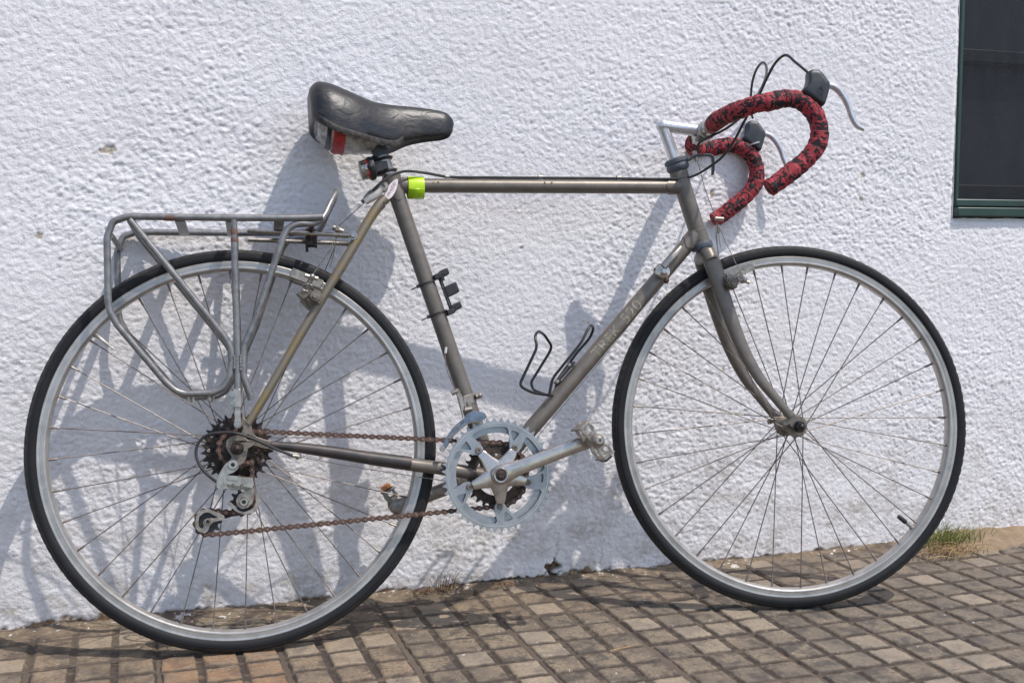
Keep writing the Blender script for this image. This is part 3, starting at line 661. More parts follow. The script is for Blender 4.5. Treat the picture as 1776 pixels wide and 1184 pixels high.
# ---------------------------------------------------------------- lettering on the down tube
def text_mesh(txt, size):
    c = bpy.data.curves.new('t', 'FONT'); c.body = txt; c.size = size; c.resolution_u = 3; c.fill_mode = 'FRONT'
    o = bpy.data.objects.new('t', c); col.objects.link(o); dg = bpy.context.evaluated_depsgraph_get(); me = bpy.data.meshes.new_from_object(o.evaluated_get(dg)); bpy.data.objects.remove(o)
    import bmesh
    bm = bmesh.new(); bm.from_mesh(me); bmesh.ops.triangulate(bm, faces=bm.faces)
    for _ in range(4):
        es = [e for e in bm.edges if e.calc_length() > size * .16]
        if not es: break
        bmesh.ops.subdivide_edges(bm, edges=es, cuts=1, use_grid_fill=False); bmesh.ops.triangulate(bm, faces=bm.faces)
    vs = [v.co.copy() for v in bm.verts]; fs = [[v.index for v in f.verts] for f in bm.faces]; bm.free()
    bpy.data.meshes.remove(me); return vs, fs
def tube_text(txt, size, a, b, r, t0, ang0, name, mat, parent, sx=1.0, squash=1.0, skew=0.):
    """text wrapped on the tube a->b, reading from a to b on the camera side"""
    a, b = Vector(a), Vector(b); d = (b - a).normalized(); outv = -Y; up_ = outv.cross(d) * -1
    if up_.z < 0: up_ = -up_
    vs, fs = text_mesh(txt, size); out = []
    for v in vs:
        th = ang0 + (v.y - size * .35) * squash / r; p = a + d * (t0 + v.x * sx + v.y * skew)
        out.append(p + (outv * math.cos(th) + up_ * math.sin(th)) * (r + .00035))
    m_ = MB(); m_.add(out, fs); return m_.obj(name, mat, parent, smooth=0)
DTl = (DTt - BB).length; pa, pb = Vector((.6324,-.0146,.4988)), Vector((.7452,-.0146,.6169)); dd_ = (DTt - BB).normalized()
tube_text('TREK', .0268, BB, DTt, .0146, (pa - BB).dot(dd_) - .006, .12, 'lettering', 'decal', dt, 1.16)
tube_text('520', .0300, BB, DTt, .0146, (Vector((.6961,-.0146,.5562)) - BB).dot(dd_) - .006, .12, 'lettering', 'decal', dt, 1.12)
# chips of bare primer
m_ = MB(); rs = random.Random(8)
for p in [(.3533,-.0125,.8046),(.3617,-.0125,.8057),(.4658,-.0125,.8045),(.5602,-.0125,.8064),(.5734,-.0125,.8065)]:
    k = 7; c = Vector(p) - Y * .0008; m_.plate([[c + Vector((math.cos(2 * math.pi * q / k), 0, math.sin(2 * math.pi * q / k))) * .0024 * rs.uniform(.4, 1.2) for q in range(k)]], .0015, Y)
m_.obj('paint_chip', 'sand', bike)

# ---------------------------------------------------------------- fork and headset (all turned with the steering)
def S_(o): o.matrix_local = STEER; return o
def fobj(m_, name, mat, bevel=0, parent=None, smooth=38):
    return m_.obj(name, mat, parent or bike, smooth, bevel, STEER if not parent else None)
fbr = [(.8741,-.03,.6647),(.881,-.033,.6382),(.9007,-.038,.5647),(.925,-.042,.4916),(.9521,-.046,.4369),(.9801,-.049,.3985),(1.0075,-.0505,.3622)]
fl = [.0142, .0142, .0125, .0108, .0092, .0080, .0070]
for s_ in (1, -1):
    P = fbr if s_ == 1 else mir(fbr); m_ = MB(); m_.tube(spline(P, 6), fl, 18, flat=(.78, 1.12)); fo = fobj(m_, 'fork_blade', 'paint')
    tip = Vector(P[-1]); e = Vector((FH.x, P[-1][1], FH.z)); o1 = [(1.0045,-.0505,.3688),(1.0143,-.0505,.3673),(1.0227,-.0505,.3596),(1.0255,-.0505,.3477),(1.0218,-.0505,.3393),(1.0151,-.0505,.3374),(1.0088,-.0505,.3419),(1.0047,-.0505,.3485),(.9991,-.0505,.3455),(.9937,-.0505,.3467),(.9928,-.0505,.3521),(.9963,-.0505,.3562),(1.0007,-.0505,.3572)]
    o2 = [tuple(p) for p in o1] if s_ == 1 else mir(o1)
    m_ = MB(); m_.plate([o2], .0045 * s_, Y); m_.obj('fork_dropout', 'paint', fo, bevel=.0008)
m_ = MB(); m_.cyl(FH - Y * .066, FH + Y * .066, .0046, 14); m_.cyl(FH - Y * .064, FH - Y * .0545, .0094, 6); m_.cyl(FH - Y * .0548, FH - Y * .0525, .0112, 18); m_.cyl(FH + Y * .053, FH + Y * .064, .0094, 6); m_.ball(FH - Y * .064, .0062)
fobj(m_, 'front_axle', 'black_gloss')
m_ = MB(); m_.tube([SP - SA * .010 + Vector((.002, 0, 0)), SP - SA * .034 + Vector((.003, 0, 0))], [.0165, .0185], 20)
cr = [Vector((1, 0, .0))]; cc = SP - SA * .034; fwv = SA.cross(Y) * -1
m_.tube([cc + Y * -.036 - SA * .010, cc - Y * .030 + SA * .001, cc + SA * .006, cc + Y * .030 + SA * .001, cc + Y * .036 - SA * .010], [.013, .0155, .0175, .0155, .013], 16, flat=(1.0, .95)); fobj(m_, 'fork_crown', 'paint')
m_ = MB(); m_.lathe([(.0150, -.004), (.0195, -.003), (.0212, .0), (.0212, .008), (.0195, .0105), (.0150, .011)], SP - SA * .0135, SA, 28, True); fobj(m_, 'headset_cup', 'rubber_grey')
ht0 = SP + SA * ((HTt - SP).dot(SA))
m_ = MB(); m_.lathe([(.0120, -.001), (.0185, 0), (.0215, .004), (.0222, .009), (.0200, .0130), (.0205, .0145), (.0225, .0165), (.0222, .0215), (.0180, .0245), (.0115, .025)], ht0, SA, 28, True); fobj(m_, 'headset_cup', 'rubber_grey')
# stem: quill and forward extension
q0, q1 = ht0 + SA * .012, Vector((.7998,0,.9218)); cl = Vector((.8814,-0,.9087))
m_ = MB(); ex = [q0, lerp(q0, q1, .55), lerp(q0, q1, .86), q1 + (cl - q1) * .05, lerp(q1, cl, .2), lerp(q1, cl, .6), lerp(q1, cl, .88)]
m_.tube(fillet([q0, q1, lerp(q1, cl, .90)], [0, .010, 0], 5), [.0112, .0112, .0122, .0126, .0124, .0118, .0116], 18)
m_.ball(q1 + Vector((.0010, 0, -.0008)), .0135, 16); stem = fobj(m_, 'stem', 'lever_alu')
m_ = MB(); m_.lathe([(.0135, -.021), (.0178, -.020), (.0184, -.016), (.0184, .016), (.0178, .020), (.0135, .021)], cl, Y, 26, True); m_.box(cl + Vector((-.014, 0, -.017)), (1, 0, -.2), Y, (.2, 0, 1), .008, .011, .005); m_.obj('bar_clamp', 'alu', stem)
m_ = MB(); m_.cyl(cl + Vector((-.014, -.013, -.019)), cl + Vector((-.014, .013, -.019)), .004, 6); m_.obj('clamp_bolt', 'chrome', stem)
# handlebar with drops
dropR = [(cl.x + .004, -.116, cl.z), (cl.x + .013, -.146, cl.z + .0008), (cl.x + .030, -.171, cl.z + .003), (cl.x + .050, -.186, cl.z + .007)] + [(.946,-.19,.9164),(.9803,-.19,.9226),(1.007,-.19,.9171),(1.0279,-.19,.8973),(1.0369,-.19,.8676),(1.0325,-.19,.8411),(1.0138,-.19,.817),(.9848,-.19,.7941),(.9614,-.19,.7773),(.9423,-.19,.7655)]
barc = [(cl.x, 0, cl.z), (cl.x, -.045, cl.z), (cl.x + .0005, -.085, cl.z)]
pathR = spline(barc + list(dropR), 8)
hb = MB(); hb.tube(spline([(cl.x, .10, cl.z), (cl.x, 0, cl.z), (cl.x, -.10, cl.z)], 6), .0127, 16); bar_o = fobj(hb, 'handlebar', 'alu')
m_ = MB(); m_.lathe([(.0128, -.046), (.0146, -.045), (.0146, .045), (.0128, .046)], cl, Y, 20); m_.obj('bar_sleeve', 'alu_polish', bar_o)
def tape(path, name, start):
    P = [Vector(p) for p in path]; L = [0]
    for a, b in zip(P, P[1:]): L.append(L[-1] + (b - a).length)
    n = int((L[-1] - start) / .0016); pts, rr = [], []
    for k in range(n + 1):
        s_ = start + (L[-1] - start) * k / n; i = min(np.searchsorted(L, s_), len(L) - 1); i = max(i, 1)
        pts.append(lerp(P[i - 1], P[i], (s_ - L[i - 1]) / max(L[i] - L[i - 1], 1e-6)))
        pit = .0065 if s_ < start + .05 else .0165
        ph = (s_ / pit) % 1; rr.append(.0150 + .0019 * min(ph / .10, 1) * (1 - .75 * ph) + .0005 * math.sin(s_ * 90))
    m_ = MB(); m_.tube(pts, rr, 22); c = P[-1]; d = (P[-1] - P[-2]).normalized()
    m_.lathe([(.0001, .004), (.007, .004), (.0125, .0025), (.0152, 0)], c, d, 18)
    o_ = m_.obj(name, 'bar_tape', bar_o); return o_
tape(pathR, 'bar_tape', .062); tape([(p.x, -p.y, p.z) for p in pathR], 'bar_tape', .062)
# brake levers
hoodO = [(1.019,-.1905,.968),(1.0249,-.1905,.9715),(1.0394,-.1905,.9698),(1.0443,-.1905,.9635),(1.0569,-.1905,.9439),(1.0532,-.1905,.9316),(1.0436,-.1905,.9041),(1.0255,-.1905,.9167),(1.0034,-.1905,.9323),(1.0153,-.1905,.9434),(1.0189,-.1905,.9536)]
levR = [(1.0472,-.191,.9408),(1.0598,-.191,.9437),(1.072,-.191,.9374),(1.0828,-.191,.9239),(1.0913,-.191,.9053),(1.0967,-.191,.8868),(1.1043,-.191,.8723),(1.1165,-.191,.865)]
for s_ in (1, -1):
    ol = [Vector(p) for p in fillet(hoodO, .0065, 4, True)]; c = sum(ol, Vector()) / len(ol); R = []
    for yy, sc_ in ((-.0168, .62), (-.0158, .84), (-.0128, .97), (-.006, 1.0), (.006, 1.0), (.0128, .97), (.0158, .84), (.0168, .62)):
        R.append([Vector((c.x + (p.x - c.x) * sc_, (-.1905 + yy * (1.0 - .22 * max(0, (p.z - c.z)) / .03)) * s_, c.z + (p.z - c.z) * (sc_ * .5 + .5 if p.z < c.z - .012 else sc_))) for p in ol])
    m_ = MB(); m_.rings(R)
    lev = node('brake_lever', bike, STEER); hd = m_.obj('hood', 'hood', lev, smooth=60)
    P = levR if s_ == 1 else mir(levR)
    m_ = MB(); m_.tube(spline(P, 6), [.0056, .0066, .0066, .0062, .0058, .0054, .0050, .0040], 14, flat=(1.15, .92), up=(0, 1, 0)); m_.obj('lever_blade', 'lever_alu', lev)
    m_ = MB(); a = Vector((1.0321,-.184,.9223)); 
    if s_ == -1: a.y = -a.y
    m_.lathe([(.0140, -.0016), (.0169, -.0016), (.0169, .0016), (.0140, .0016)], a + Vector((-.004, 0, -.002)), Vector(dropR[8]) - Vector(dropR[7]) if s_ == 1 else Vector(mir(dropR)[8]) - Vector(mir(dropR)[7]), 20, True); m_.obj('lever_clamp', 'alu', lev)
    if s_ == 1:   # ring-and-slash emblem pressed into the side of the hood
        em = MB(); c = Vector((1.0349,-.2055,.931)); c.y = -.2068; q = []
        for k in range(20): q.append(c + Vector((math.cos(k * math.pi / 10) * .0052, -.0004, math.sin(k * math.pi / 10) * .0058)))
        em.tube(q, .0005, 5, closed=True); em.tube([c + Vector((-.0052, -.0004, -.0095)), c + Vector((.0005, -.0006, .001)), c + Vector((.0048, -.0004, .009))], .00055, 5); em.tube([c + Vector((-.004, -.0004, -.0068)), c + Vector((.0042, -.0004, -.0076))], .0005, 5); em.obj('emblem', 'black_plastic', lev)

# ---------------------------------------------------------------- front cable hanger, cables
hg0 = ht0 + SA * .0165
m_ = MB(); m_.lathe([(.0125, -.0012), (.0226, -.0012), (.0226, .0012), (.0125, .0012)], hg0, SA, 24, True)
arm = [tuple(hg0 + Vector((.012, 0, -.001)))] + [(.8495,-0,.8555),(.861,-0,.863),(.8879,-0,.8636),(.8944,0,.8602),(.895,-0,.8457),(.893,-0,.8258)]
m_.tube(fillet(arm, .006, 4), .0033, 10, flat=(2.6, .8)); hang = fobj(m_, 'cable_hanger', 'rubber_grey')
m_ = MB(); m_.cyl(Vector((.8591,-0,.8719)), Vector((.8639,-0,.8519)), .0042, 12); m_.obj('barrel_adjuster', 'alu', hang)
def wire(name, pts, r, mat, n=8, parent=bike, seg=8, m4=None):
    m_ = MB(); m_.tube(spline(pts, n), r, seg); return m_.obj(name, mat, parent, mat4=m4)
CR = .0025
wire('rear_brake_cable', [(.9919,-.2214,.959),(.984,-.2186,.9679),(.9754,-.2088,.9818),(.9668,-.1881,1.0014),(.9566,-.1712,.994),(.9455,-.1535,.9696),(.9362,-.136,.9427),(.9211,-.1123,.9095),(.9041,-.083,.8684),(.8929,-.0554,.8479),(.8828,-.0283,.8388)] + [(.8559,-.012,.8235),(.8312,-.012,.8171),(.7807,-.008,.8164),(.6949,-.006,.8172),(.6231,-.006,.8171),(.5524,-.006,.8169),(.459,-.006,.8166),(.379,-.006,.8174),(.3417,-.01,.8224),(.3036,-.022,.8229),(.2808,-.03,.8156),(.2595,-.034,.8021),(.24,-.03,.7842),(.2354,-.024,.7793)], CR, 'cable_black', 8)
wire('front_brake_cable', [(1.0581,.1533,.9832),(1.0511,.1496,1.0016),(1.044,.1288,1.0174),(1.0336,.0939,1.0427),(1.0309,.0633,1.0604),(1.0295,.033,1.0629),(1.023,.0044,1.0435),(1.0056,-.0222,1.0104),(.9764,-.0468,.9715),(.9477,-.0667,.9372),(.9252,-.0677,.9177),(.9007,-.0605,.9005),(.8723,-.0438,.8879),(.8646,-.0193,.8841),(.8598,-.006,.8718)], CR, 'cable_black', 8)
for px in [(.38,0,.8172),(.554,0,.8183),(.7059,0,.8187)]:
    m_ = MB(); p = Vector(px); p.y = -.004
    m_.lathe([(.0028, -.004), (.0046, -.004), (.0046, .004), (.0028, .004)], p + Vector((0, 0, .0002)), (1, 0, 0), 14, True); m_.box(p + Vector((0, 0, -.004)), (1, 0, 0), Y, (0, 0, 1), .004, .003, .002); m_.obj('cable_clip', 'alu_dull', bike)
# front straddle wire
m_ = MB(); m_.tube(spline([(.864,-0,.8541),(.8725,0,.8185),(.8763,-0,.8007),(.8981,-0,.7361)], 4), .0008, 6); m_.tube([(.8981,-0,.7361),(.8903,-.01,.7172),(.8906,-.03,.6632)], .0008, 6); m_.tube([(.9001,-0,.7294),(.9049,-.012,.7056),(.9315,-.046,.6182)], .0008, 6); m_.tube([(.8981,-0,.7361),(.8989,-.002,.7137)], .0008, 6)
m_.tube([(.8981,-0,.735),(.899,.012,.7089),(.9057,.032,.6645),(.9191,.044,.6385)], .0008, 6); m_.tube(spline([(.898,-0,.7338),(.8997,-.002,.707),(.9019,-.003,.6848)], 3), .0007, 5); fobj(m_, 'straddle_wire', 'wire')
m_ = MB(); m_.cyl(Vector((.8929,-.004,.7411)), Vector((.9095,-.004,.7396)), .0040, 10); m_.cyl(Vector((.9001,-0,.7294)), Vector((.9006,-0,.7139)), .0032, 10); fobj(m_, 'straddle_yoke', 'alu_dull')
# rear straddle wire
m_ = MB(); m_.tube([(.2354,-.024,.7793),(.2301,-.012,.7693),(.181,0,.727)], .0009, 6); m_.tube([(.1789,0,.7218),(.1664,-.02,.6834),(.1305,-.055,.6319)], .0009, 6); m_.tube([(.1808,0,.7197),(.1753,.02,.6921),(.1554,.05,.6467)], .0009, 6); m_.tube([(.1797,-.002,.7194),(.1723,-.004,.6778),(.1656,-.004,.6542)], .0009, 6); m_.obj('rear_straddle_wire', 'wire', bike)
m_ = MB(); m_.cyl((.1715,-.006,.7248), (.1904,-.006,.7166), .0048, 10); m_.cyl((.179,-.012,.7217), (.1805,.008,.7253), .0042, 10); m_.obj('rear_straddle_yoke', 'alu_dull', bike)
m_ = MB(); m_.cyl((.24,-.03,.7852), (.2282,-.022,.7724), .0045, 10); m_.cyl((.2302,-.023,.7743), (.2222,-.02,.7666), .0030, 10); m_.obj('cable_ferrule', 'rubber_grey', bike)

# ---------------------------------------------------------------- cantilever brakes
def canti(px, sgn, front, parent_mat):
    """px: dict of points on the camera side; mirrored for sgn -1"""
    root = node('brake_caliper', bike, parent_mat)
    f_ = lambda p: Vector((p[0], p[1] * sgn, p[2]))
    pad = [f_(p) for p in px['pad']]; m_ = MB(); m_.plate([pad], .006 * sgn, Y); m_.obj('pad_holder', 'alu_dull', root, bevel=.001)
    m_ = MB(); q = [p + Y * .006 * sgn for p in pad]; c = sum(q, Vector()) / len(q); q = [c + (p - c) * .86 for p in q]; m_.plate([q], .009 * sgn, Y); m_.obj('brake_pad', 'black_plastic', root)
    m_ = MB(); m_.tube([f_(p) for p in px['arm']], px['ar'], 12, flat=(1, .8)); m_.obj('arm', 'alu_dull', root)
    m_ = MB(); a = f_(px['pivot']); m_.cyl(a - Y * .016 * sgn, a + Y * .022 * sgn, .0098, 8); m_.cyl(a - Y * .020 * sgn, a - Y * .015 * sgn, .0055, 6); m_.obj('pivot_boss', 'steel_dirty', root)
    m_ = MB(); a = f_(px['eye']); m_.cyl(a - Y * .010 * sgn, a + Y * .008 * sgn, .0055, 6); m_.ball(a - Y * .011 * sgn, .0046); b = f_(px['arm'][0]); m_.cyl(lerp(a, b, .2) + Vector((-.012, -.006 * sgn, .002)), lerp(a, b, .2) + Vector((.010, -.006 * sgn, -.004)), .0035, 8); m_.obj('anchor_bolt', 'alu', root)
    m_ = MB(); c = f_(px['spring']); pts = [c + Vector((math.cos(t * .6) * .009, -.004 * sgn, math.sin(t * .6) * .006)) for t in range(9)] + [f_(px['pivot']) + Vector((0, -.006 * sgn, .008))]
    m_.tube(spline(pts, 3), .0009, 6); a = f_(px['pivot'])
    m_.tube([a + Vector((math.cos(t * .8) * .0112, (-.014 + t * .0011) * sgn, math.sin(t * .8) * .0112)) for t in range(26)], .0010, 5); m_.obj('spring', 'wire', root)
rear_px = dict(pad=[(.0997,-.032,.6496),(.1522,-.032,.6269),(.1459,-.032,.6129),(.0934,-.032,.6346)], arm=[(.1303,-.06,.6322),(.1251,-.06,.6174),(.1193,-.05,.6009),(.1288,-.048,.5911)], ar=[.0042, .0062, .0078, .0072], pivot=(.1347,-.05,.5957), eye=(.1301,-.062,.628), spring=(.1217,-.066,.6097))
canti(rear_px, 1, False, None); canti(rear_px, -1, False, None)
m_ = MB(); m_.box((.1172,-.052,.6007), Vector((.1289,-.058,.6117)) - Vector((.1092,-.058,.5981)), Y, Vector((.1285,-.058,.5978)) - Vector((.1134,-.058,.6128)), .010, .010, .008); m_.box((.1375,-.052,.5945), Vector((.1479,-.056,.5899)) - Vector((.1288,-.056,.604)), Y, Vector((.1333,-.056,.5901)) - Vector((.1415,-.056,.6048)), .010, .008, .008); m_.obj('brake_clamp_block', 'steel_dirty', bike, bevel=.0015)
frn_px = dict(pad=[(.9575,-.03,.6528),(.9591,-.03,.6386),(.9052,-.03,.6194),(.9025,-.03,.6336)], arm=[(.9298,-.052,.6177),(.9246,-.056,.6239),(.9146,-.052,.6202),(.9011,-.046,.6233)], ar=[.0050, .0085, .0092, .0080], pivot=(.9066,-.048,.6122), eye=(.9275,-.056,.6163), spring=(.9214,-.06,.6257))
canti(frn_px, 1, True, STEER); canti(frn_px, -1, True, STEER)

# ---------------------------------------------------------------- saddle, seat post, tail light
sad = node('saddle', bike)
top = [(.1341,0,.9608),(.1379,0,.9734),(.1493,0,.9832),(.1677,0,.9821),(.1839,0,.9768),(.2153,0,.9644),(.245,0,.953),(.276,0,.9484),(.3189,0,.9457),(.361,0,.9413),(.3821,0,.9359),(.3929,0,.9264),(.3964,0,.9179)]
bot = [(.137,-.04,.9304),(.1378,-.054,.9121),(.1449,-.066,.9038),(.1581,-.072,.8953),(.1784,-.073,.8854),(.2094,-.066,.8787),(.2416,-.052,.8737),(.2776,-.037,.8705),(.3134,-.026,.8839),(.3528,-.0215,.891),(.3764,-.019,.8937),(.3883,-.012,.8979),(.3935,-.005,.9058)]
R = []; NA = 22
ts, bs_ = spline(top, 4), spline(bot, 4)
for a, b in zip(ts, bs_):
    ring = []; wv = abs(b.y)
    for k in range(-NA // 2, NA // 2 + 1):
        ph = abs(k) / (NA / 2) * math.pi / 2; sgn = 1 if k >= 0 else -1
        yy = wv * math.sin(ph) ** .85 * (1 + .05 * math.sin(2 * ph)); mixz = 1 - math.cos(ph) ** 1.0 if True else 0
        mixz = .35 * (1 - math.cos(ph)) + .65 * (ph / (math.pi / 2)) ** 2.3
        x = a.x + (b.x - a.x) * mixz; z = a.z + (b.z - a.z) * mixz
        ring.append(Vector((x, sgn * yy, z)))
    # curl the skirt under
    l, r = ring[0], ring[-1]; 
    ring = [Vector((l.x, l.y * .86, l.z - .0035))] + ring + [Vector((r.x, r.y * .86, r.z - .0035))]; ring += [Vector((r.x, r.y * .5, r.z + .004)), Vector((l.x, l.y * .5, l.z + .004))]
    R.append(ring)
m_ = MB(); m_.rings(R); m_.obj('saddle_cover', 'leather', sad, smooth=65)
# torn lower edge of the cover on the camera side
ed = spline([(.1449,-.068,.9093),(.1513,-.073,.901),(.1646,-.0755,.8915),(.1791,-.0755,.8837),(.2091,-.069,.8758),(.2411,-.0555,.8708),(.2731,-.04,.8681),(.2883,-.033,.8712),(.2994,-.029,.8797)], 4); rs = random.Random(5)
R = [[p + Vector((0, -.0006, .006)), p + Vector((0, -.0018, .001)), p + Vector((rs.uniform(-.001, .001), .0006, -.0045 + rs.uniform(-.002, .001))), p + Vector((0, .003, 0))] for p in ed]
m_ = MB(); m_.rings(R); m_.obj('torn_edge', 'leather_edge', sad, smooth=60)
# plastic bag bound under the back of the saddle
pt = [(.1398,0,.9274),(.1477,0,.9213),(.1618,0,.9153),(.18,0,.9114),(.2004,0,.9076),(.2228,0,.9018),(.2462,0,.8916),(.2585,0,.8855)]; pbm = [(.1435,0,.9128),(.1489,0,.8899),(.1598,0,.8786),(.1777,0,.8643),(.199,0,.8604),(.2216,0,.8597),(.2443,0,.8621),(.2559,0,.8696)]; pw_ = [.030, .052, .060, .060, .055, .046, .032, .018]
A, Bm, Wd = spline(pt, 5), spline(pbm, 5), np.interp(np.linspace(0, 1, 36), np.linspace(0, 1, 8), pw_)
def bag_ring(i, grow=0.):
    a, b, w_ = A[i], Bm[i], float(Wd[i]) + grow; ring = []; rr = random.Random(i)
    for k in range(18):
        an = 2 * math.pi * k / 18; c = (a + b) / 2; e = (b - a) / 2; e = e * (1 + grow / max(e.length, .01))
        ring.append(c - e * math.cos(an) * (1 + .05 * math.sin(i * 1.3 + k)) + Y * math.sin(an) * w_ * (1 + .035 * math.sin(i * 2.1 + k * 1.7)))
    return ring
m_ = MB(); m_.rings([bag_ring(i) for i in range(36)]); m_.obj('plastic_bag', 'wrap', sad, smooth=50)
m_ = MB(); m_.rings([bag_ring(i, .0015) for i in range(14, 20)], caps=False); m_.obj('red_band', 'red_plastic', sad, smooth=50)
m_ = MB(); m_.rings([bag_ring(i, .0018) for i in range(11, 14)], caps=False); m_.obj('black_band', 'wrap_black', sad, smooth=50)
m_ = MB(); m_.rings([bag_ring(i, .0020) for i in range(0, 5)], caps=False); m_.obj('black_band', 'wrap_black', sad, smooth=50)
sp0, sp1 = Vector((.2532,0,.8812)), Vector((.2798,0,.8057))
m_ = MB(); m_.tube([lerp(sp0, sp1, .28), sp1], .0131, 20); post = m_.obj('seat_post', 'alu', bike)
m_ = MB(); m_.tube([lerp(sp0, sp1, -.10), lerp(sp0, sp1, .1), lerp(sp0, sp1, .28), lerp(sp0, sp1, .36)], [.013, .0142, .0143, .0140], 20); m_.obj('post_wrap', 'rubber_grey', post)
# tail light
tl = node('tail_light', bike); lc = Vector((.2333,-.018,.8262)); ld = Vector((.222,-.018,.8224)) - Vector((.2497,-.018,.8285)); ld.normalize()
m_ = MB(); m_.lathe([(.0001, .0125), (.0150, .0120), (.0172, .0110), (.0176, .0095), (.0170, .0085), (.0176, .0075), (.0170, .0065), (.0176, .0055), (.0176, .0), (.0001, 0)], lc, ld, 30); m_.obj('bezel', 'chrome', tl)
m_ = MB(); m_.lathe([(.0001, 0), (.0178, 0), (.0180, -.0035), (.0001, -.0035)], lc, ld, 30); m_.obj('red_lens', 'red_plastic', tl)
m_ = MB(); m_.lathe([(.0001, -.0032), (.0200, -.0032), (.0215, -.007), (.0205, -.0125), (.013, -.0165), (.0001, -.017)], lc, ld, 24); m_.ball(lc - ld * .006 - Y * .016, .0075, 10); m_.box(lc - ld * .021, ld, Y, ld.cross(Y), .007, .009, .009); m_.obj('housing', 'black_plastic', tl)
pa_ = (sp1 - sp0).normalized(); pc = Vector((.2643,0,.8392)); m_ = MB()
m_.tube([pc + pa_ * (-.014 + .036 * t) + Vector((-.0145, -.004, 0)) for t in (0, .5, 1)], .0048, 8, flat=(1.9, .7)); m_.box(lc - ld * .030, ld, Y, ld.cross(Y), .008, .006, .007); m_.obj('bracket', 'black_plastic', tl)
for k, off in enumerate((-.009, .0145)):
    m_ = MB(); c = pc + pa_ * off; e1 = Vector((1, 0, .25)).normalized(); q = []
    for t in range(20):
        a = 2 * math.pi * t / 20; q.append(c + e1 * math.cos(a) * .0195 + Y * math.sin(a) * .0172)
    m_.tube(q, .0024, 8, closed=True); m_.obj('rubber_strap', 'black_plastic', tl)
# quick release at the seat lug
m_ = MB(); qc = Vector((.2601,-.026,.7935)); m_.lathe([(.0032, -.006), (.0088, -.006), (.0098, -.004), (.0098, .006), (.0032, .006)], qc, Y, 22, True); m_.cyl(qc + Y * -.002, qc + Y * .05, .0032, 10); qr = m_.obj('seat_quick_release', 'alu_dull', bike)
m_ = MB(); m_.tube(spline([(.2555,-.029,.7887),(.2468,-.031,.7779),(.2364,-.032,.7714),(.2271,-.032,.7652)], 4), [.0055, .0060, .0058, .0048], 12, flat=(.55, 1.25)); m_.obj('release_lever', 'alu', qr)
m_ = MB(); m_.tube([STt + Vector((.002, 0, .002)), STt + (BB - STt).normalized() * .016], .0166, 22); m_.obj('seat_lug_collar', 'paint', bike)
# neon reflective band round the top tube
nb = MB(); a, b = Vector((.3073,0,.8012)), Vector((.3366,0,.8009)); d = (b - a).normalized(); e = d.cross(Y); R = []
for t in (0, .04, .5, .96, 1):
    ring = []
    for k in range(28):
        an = 2 * math.pi * k / 28; rx, rz = .0162, .0190 + (.0006 if 0 < t < 1 else 0); ring.append(lerp(a, b, t) + Y * math.cos(an) * rx + e * math.sin(an) * rz + Vector((0, 0, -.0030)))
    R.append(ring)
nb.rings(R, closed=False, caps=False); nb_o = nb.obj('reflective_band', 'neon', bike, smooth=50); sol = nb_o.modifiers.new('thick', 'SOLIDIFY'); sol.thickness = .0012; sol.offset = 0
m_ = MB(); R = []
for t in (.01, .99):
    R.append([lerp(a, b, t) + Y * math.cos(an) * -.0170 + e * math.sin(an) * .0202 * (1 if e.z < 0 else -1) + Vector((0, 0, -.0030)) for an in [rad(x) for x in range(14, 100, 6)]])
m_.rings(R, wrap=False); fl_ = m_.obj('band_flap', 'neon_shadow', nb_o, smooth=50); sol = fl_.modifiers.new('thick', 'SOLIDIFY'); sol.thickness = .0012; sol.offset = 0

# ---------------------------------------------------------------- lamp bracket on the seat tube
lb = node('lamp_bracket', bike); sd = (BB - STt).normalized(); sn = sd.cross(Y); 
if sn.x < 0: sn = -sn
def on_seat(px): p = Vector(px); t = (p - STt).dot(sd); return STt + sd * t
for (pl, pr_) in (((.3183,-.016,.6182), (.3529,-.016,.6302)), ((.3339,-.016,.5622), (.3697,-.016,.5751))):
    c = on_seat(lerp(pl, pr_, .5)); tilt = (sn + sd * -.06).normalized(); m_ = MB(); q = [c + tilt * math.cos(2 * math.pi * k / 22) * .0166 + Y * math.sin(2 * math.pi * k / 22) * .0163 for k in range(22)]
    m_.tube(q, .0016, 8, closed=True, flat=(.7, 1.6)); m_.box(c - tilt * .0166 - Y * .004, tilt, Y, sd, .0038, .0034, .0030); m_.tube([c - tilt * .018 - Y * .004, c - tilt * .032 - Y * .005 + sd * .0015], .0016, 6, flat=(1.4, .8)); m_.obj('zip_tie', 'black_plastic', lb)
bp0, bp1 = Vector((.3591,-.004,.635)), Vector((.3799,-.004,.5721)); bd_ = (bp1 - bp0).normalized(); bn_ = bd_.cross(Y); bn_ = bn_ if bn_.x > 0 else -bn_
m_ = MB(); m_.box(lerp(bp0, bp1, .5) - Y * .009, bd_, Y, bn_, .033, .0022, .0014); m_.box(lerp(bp0, bp1, .5) + Y * .009, bd_, Y, bn_, .033, .0022, .0014)
for t in (-.02, 1.0): m_.box(lerp(bp0, bp1, t) - bn_ * .004, bd_, Y, bn_, .0045, .013, .0066)
for t in (.04, .94): m_.box(lerp(bp0, bp1, t) + bn_ * .003, bd_, Y, bn_, .0065, .012, .0028)
m_.obj('bracket_rail', 'black_plastic', lb, bevel=.0008)
for px, hx_, hz_, nm in (((.3667,-.004,.6412), .0088, .0062, 'rubber_pad'), ((.3792,-.004,.6107), .0125, .0098, 'lamp_body'), ((.3876,-.004,.5803), .0088, .0062, 'rubber_pad')):
    m_ = MB(); m_.box(px, bn_ + bd_ * (-.12), Y, bd_, hx_, .012, hz_); m_.obj(nm, 'black_plastic', lb, bevel=.0022)
